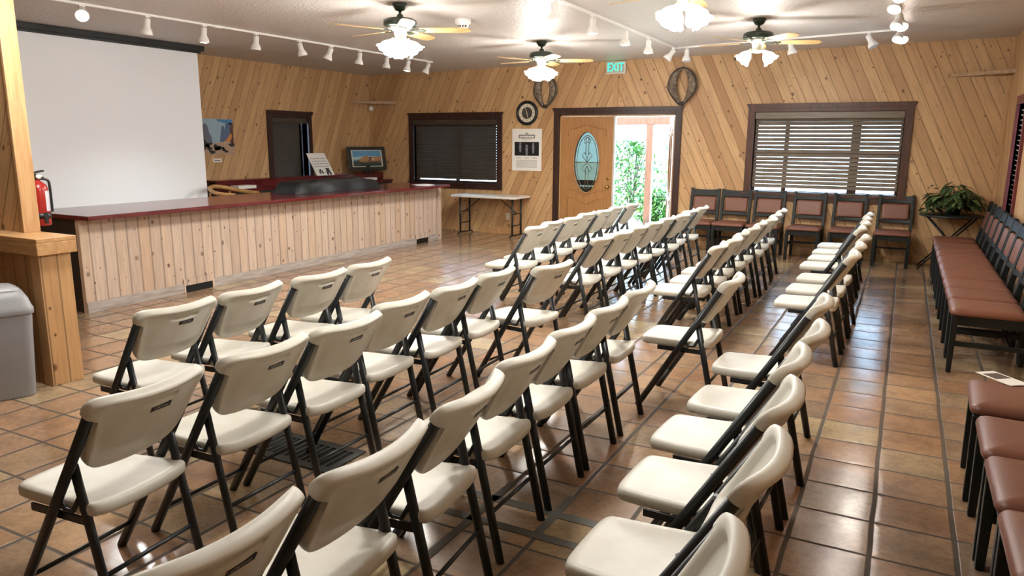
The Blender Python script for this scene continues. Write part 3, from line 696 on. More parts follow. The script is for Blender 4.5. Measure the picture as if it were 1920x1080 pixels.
po(0, [(0, 0), (1, 0), (1, 1), (0, 1)], 1); po(1, [(0, .42), (1, .5), (1, .62), (.5, .66), (0, .6)], 2); po(4, [(0, .3), (.2, .42), (.4, .6), (1, .62), (1, .2), (0, .2)], 3)
po(2, [(.2, .3), (.3, .55), (.42, .66), (.55, .66), (.56, .4), (.5, .28)], 4); po(2, [(.62, .3), (.68, .6), (.98, .62), (.98, .35)], 4); po(5, [(.64, .5), (.76, .5), (.7, .4)], 5); po(3, [(0, 0), (1, 0), (1, .18), (.7, .26), (.4, .2), (.2, .3), (0, .34)], 5)
m.build('canvas', CANV, t)
m = MB(); m.box(-.05, .05, -.12, .12, 0, .012); m.box(-.035, -.01, -.04, .04, .01, .14); m.build('stand', M_BLACK, t, bevel=.003)

# painting on the wall next to the screen
t = thing('wall_painting', 'unframed painting of blue rock spires and boulders beside the projection screen', 'picture', (XL+.001, 7.89, 1.66))
PC = [plain('pale blue paint', (150, 176, 192), .5, var=.15, vscale=14), plain('slate spire paint', (98, 104, 116), .5, var=.3, vscale=30), plain('blue spire paint', (84, 104, 134), .5, var=.25, vscale=30), plain('orange slope paint', (204, 132, 66), .5, var=.2, vscale=20), plain('black boulder paint', (32, 28, 28), .5), plain('sand paint', (176, 148, 124), .5, var=.3, vscale=40), plain('maroon cliff paint', (92, 52, 44), .5, var=.3, vscale=30), plain('deep blue paint', (70, 130, 176), .5)]
m = MB(); m.mi = 5; m.box(0, .02, -.31, .31, -.262, .262); po = landscape(m, Matrix.Translation((.02, -.31, -.262)), .62, .524, 0)
po(0, [(0, .3), (1, .3), (1, 1), (0, 1)], 1); po(7, [(.55, .94), (.98, .84), (.98, .995), (.5, .995)], 2)
po(1, [(.03, .3), (.05, .55), (.10, .82), (.17, .88), (.24, .8), (.28, .6), (.31, .55), (.34, .5), (.36, .3)], 2); po(2, [(.58, .36), (.62, .6), (.66, .8), (.72, .82), (.74, .7), (.78, .86), (.86, .88), (.92, .9), (.98, .9), (.98, .36)], 2)
po(6, [(.88, .32), (.9, .7), (.97, .9), (1, .9), (1, .32)], 3); po(3, [(.68, .36), (.78, .42), (.93, .62), (.95, .5), (.88, .35)], 4)
po(5, [(0, 0), (1, 0), (1, .30), (.6, .36), (.3, .30), (0, .40)], 4); rnd = random.Random(11)
po(4, [(0, .1), (.06, .5), (.14, .42), (.2, .32), (.36, .34), (.34, .28), (.16, .26), (.1, .1)], 5)
for k in range(16):
    a, b, r_ = rnd.uniform(.12, .92), rnd.uniform(.06, .28), rnd.uniform(.03, .075); po(4, [(a+r_*1.5*math.cos(q), b+r_*.8*math.sin(q)+.3*r_*math.cos(q*2+k)) for q in [2*PI*i/7 for i in range(7)]], 6)
m.build('canvas', PC, t)
m = MB(); m.box(0, .006, -.085, .075, -.375, -.32); cap = m.build('name_card', M_PAPER, t); m = MB(); m.box(.006, .0066, -.06, .05, -.352, -.342); m.build('printed_lettering', M_INK, cap)

# ------------------------------------------------------------------ projection screen
t = thing('hanging_projection_screen', 'large white projection screen hanging in a black ceiling case behind the counter', 'screen', (-8.5, 5.93, 0))
m = MB(); m.box(-.09, .06, -1.24, 1.22, 2.775, ceil(-8.6)-.0); m.build('case', plain('black screen case', (9, 10, 12), .45), t, bevel=.004)
m = MB(); m.box(-.02, .01, -1.21, 1.20, 2.745, 2.775); m.build('black_border', M_BLACK, t)
m = MB(); m.box(-.004, 0, -1.165, 1.15, .72, 2.765); m.build('fabric', M_SCREEN, t)
m = MB(); m.tube([(-.002, -1.17, .71), (-.002, 1.155, .71)], .014, 10, up=(0, 0, 1)); m.build('weight_bar', M_BLACK, t)

# ------------------------------------------------------------------ white folding table
t = thing('folding_table', 'white folding table with dark legs below the window with dark blind', 'table', (-6.37, 11.25, 0))
m = MB(); m.box(-.64, .64, -.29, .29, .662, .702); m.build('tabletop', plain('white plastic', (226, 222, 214), .35), t, bevel=.014, seg=3)
for sg in (-1, 1):
    x = sg*.52
    m = MB()
    for y in (-.16, .16): m.tube([(x, y, .03), (x, y, .66)], .016, 10)
    for z in (.20, .40): m.tube([(x, -.16, z), (x, .16, z)], .010, 8, up=(1, 0, 0))
    m.tube([(x, -.25, .012), (x, -.2, .034), (x, .2, .034), (x, .25, .012)], .013, 8, up=(1, 0, 0)); lg = m.build('leg_frame', M_BLACK, t)
    m = MB(); m.tube([(x, 0, .40), (sg*.18, 0, .655)], .009, 8); m.build('brace', M_BLACK, lg)

# wall outlet
m = MB(); m.box(-.035, .035, -.006, 0, -.057, .057); o = tag(m.build('wall_outlet', plain('ivory plate', (214, 206, 184), .4), None, (-6.195, YF-.0005, .31), bevel=.002), 'ivory electrical outlet plate on the pine wall under the white table', 'outlet')
m = MB(); m.box(-.016, .016, -.009, -.006, .008, .036); m.box(-.016, .016, -.009, -.006, -.036, -.008); m.build('socket', plain('ivory socket', (190, 182, 160), .4), o)

# clock-like dial
t = thing('wall_clock', 'round black rimmed dial with cream face on the wall above the poster', 'clock', (-5.825, YF-.001, 2.1))
Mf = Matrix.Rotation(PI/2, 4, 'X')
m = MB(); m.lathe([(.17, 0), (.205, 0), (.208, .02), (.195, .04), (.165, .035), (.155, .02), (.155, 0)], Mf, 40); m.build('rim', M_BLACK, t)
m = MB(); m.lathe([(0, .004), (.16, .004), (.16, .012), (0, .012)], Mf, 40, False); fcx = m.build('face', plain('cream dial', (214, 206, 184), .5), t)
m = MB()
for k in range(12):
    a = 2*PI*k/12; m.box(-.004, .004, -.0135, -.012, .118, .142, Matrix.Rotation(a, 4, 'Y'))
m.build('hour_mark', M_INK, fcx)
m = MB(); m.lathe([(0, .012), (.10, .012), (.10, .016), (0, .016)], Mf, 32, False); m.build('centre_plate', plain('dark centre plate', (62, 58, 52), .5, var=.3, vscale=30), t)
m = MB(); m.prism([(-.006, -.018, 0), (.006, -.018, 0), (.003, -.018, .13), (-.003, -.018, .13)], (0, -.003, 0))
o = m.build('hand', plain('pale hand', (206, 196, 172), .4), t, rot=(0, R(166), 0))
m = MB(); m.prism([(-.006, -.0175, 0), (.006, -.0175, 0), (.003, -.0175, .10), (-.003, -.0175, .10)], (0, -.003, 0)); m.build('hand', plain('pale hand 2', (206, 196, 172), .4), t, rot=(0, R(-18), 0))

# poster
t = thing('wall_poster', 'white poster with a black photograph of three figures beside the double door', 'poster', (-5.825, YF-.001, 1.48))
m = MB(); m.box(-.283, .283, -.012, 0, -.357, .357); bd = m.build('board', M_PAPER, t, bevel=.002)
m = MB(); m.box(-.235, .235, -.0135, -.012, -.10, .135); ph = m.build('photograph', plain('dark photograph', (18, 20, 24), .4), bd)
M_FIG = plain('grey printed figures', (120, 120, 126), .5, var=.4, vscale=40)
for x, z, s_, l in ((-.125, .05, 1, .10), (0, .01, 1.1, .12), (.125, .04, 1, .11)):
    m = MB(); m.prism([(x+.02*s_*math.cos(q), -.0136, z+.055+.026*math.sin(q)) for q in [2*PI*i/10 for i in range(10)]], (0, -.0008, 0))
    m.prism([(x-.026, -.0136, z+.03), (x+.026, -.0136, z+.03), (x+.018, -.0136, z-l*.9), (x-.014, -.0136, z-l*.9)], (0, -.0008, 0))
    m.build('printed_figure', M_FIG, bd)
m = MB(); m.box(-.155, .155, -.0135, -.012, .195, .255); m.mi = 1
rnd = random.Random(4); x = -.14
while x < .13:
    w = rnd.uniform(.012, .026); m.box(x, x+w, -.0145, -.0135, .205+rnd.uniform(0, .006), .245-rnd.uniform(0, .006)); x += w+.004
m.build('title_banner', [M_INK, M_PAPER], bd)
m = MB()
for a in (-.15, 0, .15):
    m.box(a-.05, a+.05, -.0128, -.012, -.142, -.132)
for k in range(10): m.box(-.20, .20, -.0128, -.012, -.178-.014*k, -.173-.014*k)
m.build('printed_lettering', M_PALEINK, bd)
m = MB(); m.box(-.09, .09, -.0128, -.012, .168, .175); m.build('underline', M_PALEINK, bd)
m = MB(); m.prism([(.03*math.cos(q), -.0128, .262+.03*math.sin(q)) for q in [PI*i/10 for i in range(11)]], (0, .0008, 0)); m.build('arch_emblem', M_PALEINK, bd)

# exit sign
t = thing('exit_sign', 'white EXIT sign with glowing green letters over the double door', 'sign', (-4.24, YF-.001, 2.786))
m = MB(); m.box(-.165, .165, -.05, 0, -.098, .098); bx_ = m.build('housing', plain('white sign box', (222, 218, 208), .4), t, bevel=.02, seg=3)
m = MB(); m.box(-.145, .145, -.0515, -.05, -.08, .08); m.build('panel', plain('grey sign panel', (176, 180, 172), .4), bx_)
m = MB(); Me = Matrix.Translation((0, -.052, 0)) @ Matrix.Rotation(PI/2, 4, 'X') @ Matrix.Diagonal((.82, 1.1, 1, 1)); m.text('EXIT', .165, Me, .001); m.build('letters', emit('green exit letters', (30, 226, 160), 1.6), bx_)

# horse collars
def collar(label, x, zc, w, h, hook):
    t = thing('horse_collar', label, 'horse collar', (x, YF-.002, zc))
    m = MB()
    outer, inner = [], []
    n = 44
    for k in range(n+1):
        a = -PI/2+.10+(2*PI-.20)*k/n
        c, s = math.cos(a), math.sin(a)
        wd_ = (1-.10*s) if s > 0 else (1+.02*s)
        sh = 1-.55*max(0, -s)**1.6
        ox, oz = c*w/2*(1 if s > 0 else sh**.9), s*h/2 if s < 0 else s*h/2*.98
        ix, iz = c*w*.175*(1 if s > 0 else max(.1, sh)), s*h*.44+.0
        outer.append((ox, oz)); inner.append((ix, iz))
    rg = []
    for (ox, oz), (ix, iz) in zip(outer, inner):
        cx, cz = (ox+ix)/2, (oz+iz)/2; hx_, hz_ = (ox-ix)/2, (oz-iz)/2; L = math.hypot(hx_, hz_); th = min(.05, L*.75)
        rg.append([(cx+hx_*math.cos(q), -.052-th*math.sin(q), cz+hz_*math.cos(q)) for q in [2*PI*i/14 for i in range(14)]])
    m.rings(rg); body = m.build('padded_body', M_LEATHER, t)
    m = MB(); pts = [(a*1.0, -.085, b*1.0) for a, b in [(o_[0]*.86+i_[0]*.14, o_[1]*.86+i_[1]*.14) for o_, i_ in zip(outer, inner)]]; m.tube(pts, .010, 8, up=(0, 1, 0)); m.build('rim_roll', plain('dark leather', (52, 42, 34), .5), body)
    m = MB(); m.box(-.035, .035, -.08, -.03, -h/2-.0, -h/2+.055); m.box(-.012, .012, -.095, -.08, -h/2+.005, -h/2+.05); m.build('buckle_strap', plain('black strap', (34, 28, 24), .5), t, bevel=.006)
    return t
def mk_leather():
    b = NB('cracked grey leather', .6, .4); o = b.obj(); n = b.noise(o, 14, 5, .65); b.color(b.mix(b.smooth(n, .35, .7), lin((92, 78, 64)), lin((142, 128, 110)))); b.bump(n, .5, .006); return b.m
M_LEATHER = mk_leather()
collar('grey leather horse collar on the wall between the dial and exit sign', -5.465, 2.45, .45, .55, 0)
collar('grey leather horse collar on the wall right of the exit sign', -3.148, 2.465, .475, .565, 0)

# corner shelves, sensor
t = thing('corner_shelf', 'rough plank shelf across the right corner high on the wall', 'shelf', (XR, YF, 2.49))
m = MB(); m.prism([(-.002, -.45, 0), (-.002, -.002, 0), (-.70, -.002, 0), (-.68, -.03, 0)], (0, 0, .045)); m.build('shelf_board', M_SHELF, t)
m = MB(); m.box(-.16, -.002, -.03, -.002, .21, .225); m.build('cleat', M_TRIM, t)
t = thing('corner_shelf', 'rough plank shelf across the left corner high on the wall', 'shelf', (XL, YF, 2.295))
m = MB(); m.prism([(.002, -.52, 0), (.002, -.002, 0), (.62, -.002, 0), (.60, -.03, 0)], (0, 0, .045)); m.build('shelf_board', M_SHELF, t)
m = MB(); m.box(.002, .12, -.03, -.002, .20, .215); m.build('cleat', M_TRIM, t)
m = MB(); m.lathe([(0, 0), (.045, 0), (.05, .02), (.04, .05), (.018, .06), (.016, .05), (0, .05)], Matrix.Translation((XL+.075, YF-.075, 2.215)) @ Matrix.Rotation(R(45), 4, 'Z') @ Matrix.Rotation(R(90), 4, 'X'), 20); 
tag(m.build('motion_detector', plain('white sensor', (226, 222, 212), .4)), 'small round white sensor in the left corner under the plank shelf', 'sensor')
xs = -4.30; m = MB(); m.lathe([(0, 0), (.085, 0), (.085, -.045), (.06, -.06), (.055, -.095), (.03, -.10), (0, -.10)], Matrix.Translation((xs, 7.0, ceil(xs)+.001)), 24)
sd = tag(m.build('smoke_detector', M_WHITEP), 'round white smoke detector on the ceiling between the two left fans', 'detector')
m = MB(); [m.box(-.008, .008, .054, .060, -.088, -.07, Matrix.Translation((xs, 7.0, ceil(xs))) @ Matrix.Rotation(R(a), 4, 'Z')) for a in (150, 180, 210, 240)]; m.build('sensing_slot', M_BLACK, sd)

# ------------------------------------------------------------------ fire extinguisher on the partition
t = thing('fire_extinguisher', 'red fire extinguisher with black bracket on the pine partition by the screen', 'fire extinguisher', (-5.375, 3.045, 1.02)); t.scale = (1, 1, .94)
red = plain('red enamel', (156, 34, 28), .25, 0, .6)
m = MB(); m.lathe([(0, 0), (.055, 0), (.062, .01), (.062, .27), (.055, .30), (.03, .325), (.022, .33), (.022, .35), (0, .35)], None, 28); m.build('cylinder', red, t)
m = MB(); m.lathe([(.063, .055), (.066, .055), (.066, .095), (.063, .095)], None, 28); m.box(-.02, .02, -.1, -.055, .02, .12); m.box(.045, .068, -.012, .012, .02, .1); m.build('bracket', M_BLACK, t)
m = MB(); m.box(-.02, .02, -.02, .02, .345, .385); m.prism([(-.012, -.03, .385), (.012, -.03, .385), (.012, .05, .40), (-.012, .05, .40)], (0, 0, .012)); m.prism([(-.012, -.03, .365), (.012, -.03, .365), (.012, .045, .35), (-.012, .045, .35)], (0, 0, .010)); m.build('valve_handle', M_BLACK, t)
m = MB(); m.tube(spline([(0, .02, .35), (.03, .058, .335), (.035, .064, .28), (.032, .066, .16), (.03, .066, .10)], 5), .009, 10); m.build('hose', M_BLACK, t)
m = MB(); n = 10
for k in range(n):
    a, b_ = R(10+90*k/n), R(10+90*(k+1)/n); m.quad((.063*math.cos(a), .063*math.sin(a), .11), (.063*math.cos(b_), .063*math.sin(b_), .11), (.063*math.cos(b_), .063*math.sin(b_), .26), (.063*math.cos(a), .063*math.sin(a), .26))
m.build('instruction_label', plain('pale label', (200, 196, 204), .4), t)
m = MB(); m.lathe([(0, 0), (.018, 0), (.018, .012), (0, .012)], Matrix.Translation((.02, 0, .365)) @ Matrix.Rotation(R(90), 4, 'Y'), 16); m.build('gauge', M_WHITEP, t)

# ------------------------------------------------------------------ waste bin
t = thing('waste_bin', 'grey plastic waste bin with swing lid beside the pine post', 'bin', (-5.0, 2.45, 0), R(-21)); t.scale = (1, 1, .91)
grey = plain('grey plastic', (142, 142, 144), .45, 0, .45, .04, 60, .1)
def rrect(hx, hy, r, z, n=6):
    o = []
    for cx, cy, a0 in ((hx-r, hy-r, 0), (-hx+r, hy-r, 90), (-hx+r, -hy+r, 180), (hx-r, -hy+r, 270)):
        for k in range(n): a = R(a0+90*k/(n-1)); o.append((cx+r*math.cos(a), cy+r*math.sin(a), z))
    return o
m = MB(); m.rings([rrect(.125, .18, .05, 0), rrect(.13, .185, .055, .01), rrect(.158, .212, .06, .59), rrect(.158, .212, .06, .60)]); m.build('body', grey, t)
m = MB(); m.rings([rrect(.166, .220, .06, .595), rrect(.168, .222, .06, .60), rrect(.168, .222, .06, .635), rrect(.160, .214, .06, .65), rrect(.150, .200, .06, .70), rrect(.12, .175, .06, .75), rrect(.07, .13, .05, .775), rrect(.02, .06, .015, .782)]); lid = m.build('lid', grey, t)
m = MB(); m.rings([rrect(.118, .165, .05, .745), rrect(.112, .16, .05, .765), rrect(.075, .125, .045, .788), rrect(.02, .06, .015, .795)]); m.build('swing_flap', plain('lighter grey plastic', (156, 156, 158), .4), lid)

# ------------------------------------------------------------------ floor grille and dark grout patch
t = thing('floor_grille', 'dark metal floor grille under the second row of chairs', 'grille', (-2.69, 2.735, .0005))
m = MB(); m.box(-.30, .30, -.15, .15, 0, .003); m.build('pit_shade', plain('black pit', (8, 8, 8), .8), t)  # flat sheet, coloured black in place of shade below the bars
m = MB(); m.box(-.30, .30, -.15, -.10, .003, .008); m.box(-.30, .30, .10, .15, .003, .008); m.box(-.30, -.265, -.10, .10, .003, .008); m.box(.265, .30, -.10, .10, .003, .008); m.build('rim', plain('iron grille', (62, 64, 62), .4, .3), t)
m = MB(); [m.box(-.262+k*.0402, -.250+k*.0402, -.10, .10, .003, .0075) for k in range(14)]; m.build('bars', plain('iron bars', (70, 72, 70), .4, .3), t)
dg_ = plain('dark concrete grout', (84, 82, 74), .55, var=.2, vscale=20)
m = MB()
for x0, x1, y0, y1 in ((-1.70, -.98, 2.735, 2.79), (-1.70, -.98, 2.535, 2.585), (-1.56, -1.52, 2.2, 2.95), (-1.25, -1.21, 2.585, 2.735), (-1.25, -1.21, 2.79, 2.95)): m.box(x0, x1, y0, y1, .0, .0025)
struct(m.build('trim_4', dg_), 'wide dark grout bands patched into the tiles under the third row', 'grout')

# ------------------------------------------------------------------ plant on folding table
t = thing('side_table', 'round dark table on crossed folding legs in the right corner', 'table', (.585, 11.19, 0))
m = MB(); m.lathe([(0, .70), (.36, .70), (.375, .708), (.375, .722), (.36, .73), (0, .73)], None, 40); m.build('tabletop', plain('dark green black top', (28, 32, 28), .3), t)
for y in (-.15, .15):
    for sg in (-1, 1):
        m = MB(); m.tube([(sg*.28, y+.012*sg, .70), (-sg*.33, y+.012*sg, .0)], .011, 8); m.build('leg', M_BLACK, t)
for sg in (-1, 1):
    m = MB(); m.tube([(sg*.25, -.16, .09), (sg*.25, .16, .09)], .009, 8, up=(1, 0, 0)); m.build('crossbar', M_BLACK, t)
t = thing('potted_plant', 'leafy green potted plant on the round dark table', 'plant', (.60, 11.2, .731))
m = MB(); m.lathe([(0, 0), (.075, 0), (.10, .13), (.105, .14), (.095, .14), (.09, .12), (0, .12)], None, 24); m.build('pot', plain('dark pot', (24, 26, 24), .4), t)
def leaf_shape(mb, base, direc, L, W, droop):
    d = Vector(direc).normalized(); side = d.cross(Vector((0, 0, 1))); side = side.normalized() if side.length > .01 else Vector((1, 0, 0)); up = side.cross(d)
    prof = [(0, .06), (.2, .7), (.45, 1), (.7, .75), (.9, .3), (1, 0.02)]; rows = []
    for s, w in prof:
        c = Vector(base)+d*L*s-Vector((0, 0, droop*L*s*s)); rows.append([mb.b.verts.new(c-side*W*w*.5+up*W*.12*w), mb.b.verts.new(c), mb.b.verts.new(c+side*W*w*.5+up*W*.12*w)])
    for a, c in zip(rows, rows[1:]):
        for i in (0, 1): mb._f([a[i], a[i+1], c[i+1], c[i]], True)
rnd = random.Random(21); m = MB(); ms = MB()
for k in range(260):
    a = rnd.uniform(0, 2*PI); rr_ = rnd.uniform(.02, .30); el = rnd.uniform(.05, 1)
    b_ = Vector((math.cos(a)*rr_*.95, math.sin(a)*rr_*.75, .07+.37*el*(1-rr_*1.9)+rnd.uniform(-.02, .03)))
    if k > 235: b_ = Vector((rnd.uniform(-.32, -.18), rnd.uniform(-.12, .12), rnd.uniform(.0, .22)))
    if k in (250, 251): b_ = Vector((-.22, -.02, .33+.03*(k-250)))
    if k % 3 == 0: ms.tube(spline([(0, 0, .11), (b_.x*.4, b_.y*.4, b_.z*.8+.05), tuple(b_)], 4), .0025, 5)
    m.mi = rnd.choice((0, 0, 1)); leaf_shape(m, b_, (math.cos(a)+rnd.uniform(-.4, .4), math.sin(a)+rnd.uniform(-.4, .4), rnd.uniform(-.2, .5)), rnd.uniform(.10, .165), rnd.uniform(.055, .095), rnd.uniform(.3, .9))

for v_ in m.b.verts: v_.co.z = max(v_.co.z, .006)
m.build('foliage', [plain('deep green leaf', (52, 74, 42), .4, var=.25, vscale=20), plain('pale green leaf', (92, 112, 66), .4, var=.2, vscale=20)], t); ms.build('stem', plain('plant stem', (60, 66, 40), .6), t)

# ------------------------------------------------------------------ ceiling fans
M_FANMETAL = plain('dark bronze green metal', (44, 52, 42), .35, .3)
M_FANBODY = plain('antique white enamel', (206, 206, 190), .35)
def mk_blade():
    b = NB('washed oak blade', .4, .4); p = b.sep(b.obj()); f = b.noise(b.xyz(b.math('MULTIPLY', p[0], 3), b.math('MULTIPLY', p[1], 40), p[2]), 1.5, 4)
    b.color(b.mix(b.smooth(f, .3, .7), lin((214, 184, 132)), lin((190, 154, 100)))); return b.m
M_BLADE = mk_blade()
def fan(x, y, label, shades, a0):
    zc = ceil(x); t = thing('ceiling_fan', label, 'ceiling fan', (x, y, zc), 0, 'ceiling fans with lamps')
    m = MB(); m.lathe([(0, 0), (.07, 0), (.068, -.02), (.045, -.06), (.02, -.07), (0, -.07)], None, 24); m.build('canopy', M_FANMETAL, t)
    m = MB(); m.tube([(0, 0, -.06), (0, 0, -.13)], .013, 12); m.lathe([(0, -.10), (.028, -.10), (.032, -.13), (0, -.13)], None, 20); m.build('downrod', M_FANMETAL, t)
    m = MB(); m.lathe([(0, -.125), (.05, -.125), (.13, -.14), (.155, -.155), (.158, -.20), (.14, -.215), (0, -.215)], None, 36); m.build('motor', M_FANMETAL, t)
    m = MB(); m.lathe([(0, -.215), (.12, -.215), (.10, -.235), (.06, -.25), (.055, -.31), (.07, -.325), (.06, -.345), (.02, -.355), (0, -.355)], None, 30); m.build('switch_housing', M_FANBODY, t)
    zb = -.243
    for k in range(5):
        Mx = Matrix.Rotation(a0+2*PI*k/5, 4, 'Z') @ Matrix.Translation((0, 0, zb)) @ Matrix.Rotation(R(-12), 4, 'X')
        pts = [(.19, -.05), (.30, -.062), (.55, -.066), (.63, -.056), (.665, -.03), (.672, 0), (.665, .03), (.63, .056), (.55, .066), (.30, .062), (.19, .05)]
        m = MB(); m.prism([tuple(Mx @ Vector((a, b, 0))) for a, b in pts], Mx.to_3x3() @ Vector((0, 0, .006))); bl = m.build('blade', M_BLADE, t, bevel=.001)
        m = MB(); m.prism([tuple(Mx @ Vector((a, b, -.006))) for a, b in ((.09, -.018), (.17, -.02), (.22, -.04), (.25, 0), (.22, .04), (.17, .02), (.09, .018))], Mx.to_3x3() @ Vector((0, 0, .0055))); m.build('blade_iron', M_FANMETAL, bl)
    for a, on in shades:
        Ms = Matrix.Rotation(a, 4, 'Z') @ Matrix.Translation((.075, 0, -.335)) @ Matrix.Rotation(R(-40), 4, 'Y')
        m = MB(); m.lathe([(0, .02), (.02, .02), (.024, -.025), (0, -.025)], Ms, 16); m.tube([(.02*math.cos(a), .02*math.sin(a), -.315), (.06*math.cos(a), .06*math.sin(a), -.318), tuple(Ms @ Vector((0, 0, .02)))], .009, 8); ar = m.build('lamp_arm', M_FANBODY, t)
        n = 32; prof = [(.026, -.015), (.036, -.03), (.056, -.055), (.066, -.085), (.068, -.105), (.080, -.125), (.088, -.132)]
        m = MB(); rg = []
        for i, (r, z) in enumerate(prof+[(r-.003, z) for r, z in prof[::-1]]):
            w = .006*(1 if 5 <= i <= 8 else 0); rg.append([tuple(Ms @ Vector(((r)*math.cos(2*PI*q/n), r*math.sin(2*PI*q/n), z+w*math.cos(2*PI*q/n*8)))) for q in range(n)])
        m.rings(rg, False); m.build('glass_shade', M_LAMP, ar)
        m = MB(); m.lathe([(0, -.03), (.014, -.03), (.027, -.06), (.028, -.085), (.018, -.105), (0, -.11)], Ms, 16); m.build('bulb', M_LAMP, ar)
    for kind, part in (('SPOT', .72), ('POINT', .42)):       # the shades throw most light down, some leaks up through the glass
        L = bpy.data.lights.new('fan lamp', kind); L.energy = FAN_W*part; L.color = (1, .99, .95); L.shadow_soft_size = .16
        if kind == 'SPOT': L.spot_size = R(175); L.spot_blend = .5
        o = bpy.data.objects.new('fan_lamp_light', L); C.objects.link(o); o.location = (x, y, zc-.56)
FAN_W = 62
va = R(28)
q4 = [(va+R(a), 1) for a in (20, 110, 200, 290)]
fan(-4.37, 5.98, 'ceiling fan with four lit lamps, left one over the gap nearest the counter', q4, R(25))
fan(-4.31, 8.95, 'ceiling fan with lit lamps in front of the horse collar by the dial', q4, R(25))
fan(-1.54, 8.55, 'ceiling fan with two separate lit lamps, right one near the wide window', [(va, 1), (va+PI, 1)], R(25))
fan(-1.54, 5.60, 'ceiling fan cut by the top edge, nearest one on the right', q4, R(22))
for o in (-4.37, -1.54):                      # bare unseen lights added at the fan spacing for the near rows
    L = bpy.data.lights.new('added room light', 'POINT'); L.energy = FAN_W*.8; L.color = (1, .99, .95); L.shadow_soft_size = .16
    q = bpy.data.objects.new('added_room_light', L); C.objects.link(q); q.location = (o, 2.7, 2.4)

# ------------------------------------------------------------------ track lights
def rail(name_label, p0, p1):
    t = thing('light_track', name_label, 'light track', p0)
    d = Vector(p1)-Vector(p0); L = d.length; a = math.atan2(d.y, d.x); sl = math.atan2(d.z, math.hypot(d.x, d.y))
    Mx = Matrix.Rotation(a, 4, 'Z') @ Matrix.Rotation(-sl, 4, 'Y')
    m = MB(); m.box(0, L, -.017, .017, -.022, -.0005, Mx); m.build('rail', M_WHITEP, t, bevel=.002)
    m = MB(); m.box(L*.40, L*.40+.10, -.022, .022, -.028, 0, Mx); m.box(L-.01, L+.02, -.02, .02, -.024, 0, Mx); m.build('connector', M_WHITEP, t, bevel=.002)
rail('long white light track on the ceiling in front of the projection screen', (-6.93, 3.2, ceil(-6.93)), (-6.83, 10.15, ceil(-6.83)))
rail('white light track along the ceiling between the fans toward the doors', (-2.975, 3.0, ceil(-2.975)), (-2.965, 10.42, ceil(-2.965)))
rail('white light track across the ceiling near the wide window', (-2.95, 10.43, ceil(-2.95)), (-.23, 10.10, ceil(-.23)))
rail('white light track along the ceiling at the right', (-.20, 3.0, ceil(-.2)), (-.22, 10.08, ceil(-.22)))
def spot(x, y, label, tilt=0, head=0, lit=False, power=0):
    z = ceil(x)-.023; t = thing('spotlight', label, 'spotlight', (x, y, z), 0, 'track spotlights')
    m = MB(); m.box(-.018, .018, -.03, .03, -.012, 0); m.tube([(0, 0, -.01), (0, 0, -.038)], .008, 8); m.build('bracket', M_WHITEP, t)
    Mx = Matrix.Translation((0, 0, -.035)) @ Matrix.Rotation(head, 4, 'Z') @ Matrix.Rotation(-tilt, 4, 'Y')
    m = MB(); m.lathe([(0, .012), (.028, .012), (.033, .005), (.033, -.06), (.036, -.075), (.054, -.105), (.060, -.14), (.058, -.145), (.052, -.14), (.045, -.11), (0, -.10)], Mx, 24); hd = m.build('lamp_head', M_WHITEP, t)
    m = MB(); m.lathe([(0, -.128), (.053, -.134), (.053, -.138), (.03, -.146), (0, -.148)], Mx, 20); m.build('lamp_face', M_SPOTLIT if lit else M_SPOTOFF, hd)
    if power:
        L = bpy.data.lights.new('spot', 'SPOT'); L.energy = power; L.spot_size = R(105); L.spot_blend = .9; L.color = (1, .99, .96); L.shadow_soft_size = .05
        o = bpy.data.objects.new('spot_light', L); C.objects.link(o); d = Mx.to_3x3() @ Vector((0, 0, -1)); o.location = Vector((x, y, z))+Mx @ Vector((0, 0, -.17)); o.rotation_euler = d.to_track_quat('-Z', 'Y').to_euler()
Ls = [(4.50, 58, -33, 1, 22), (5.17, 10, 180, 0, 0), (5.85, 7, 180, 1, 60), (6.58, 5, 200, 0, 0), (7.28, 14, 60, 0, 0), (7.85, 22, 215, 0, 0), (8.43, 8, 200, 0, 0), (9.03, 6, 230, 0, 0), (9.55, 12, 215, 1, 8), (10.08, 24, 215, 0, 0)]
for i, (y, ti, he, lit, pw) in enumerate(Ls):
    x = -6.93+(y-3.2)/6.95*.10
    spot(x, y, f'white track spotlight in front of the screen wall, {O6[i]} from the left, ' + ('lit' if lit else 'unlit'), R(ti), R(he), lit, pw)
for i, (y, pw) in enumerate([(6.42, 30), (7.36, 30), (8.36, 30), (9.22, 25)]):
    spot(-2.97, y, f'lit white spotlight on the middle ceiling track, {O6[i]} from the camera end', 0, 0, True, pw)
spot(-2.96, 10.30, 'unlit spotlight tilted left at the track corner before the doors', R(38), R(200)); spot(-2.80, 10.39, 'unlit spotlight hanging straight at the track corner above the right horse collar', R(8), R(270))
spot(-1.45, 10.25, 'unlit spotlight half hidden behind the right ceiling fan lamps', R(15), R(20)); spot(-.55, 10.14, 'unlit spotlight tilted right above the wide window', R(30), R(-20))
for i, (y, dx, l) in enumerate([(7.1, .06, 'top one cut by the frame'), (7.6, 0, 'second from the frame top'), (8.69, 0, 'left of the middle pair'), (8.85, .05, 'right of the middle pair'), (9.75, 0, 'large lowest one'), (9.93, .04, 'small lowest one')]):
    spot(-.205, y, f'lit spotlight on the right ceiling track, {l}', R(42 if dx else 34), R(-70 if dx else -105), True, 1.5)

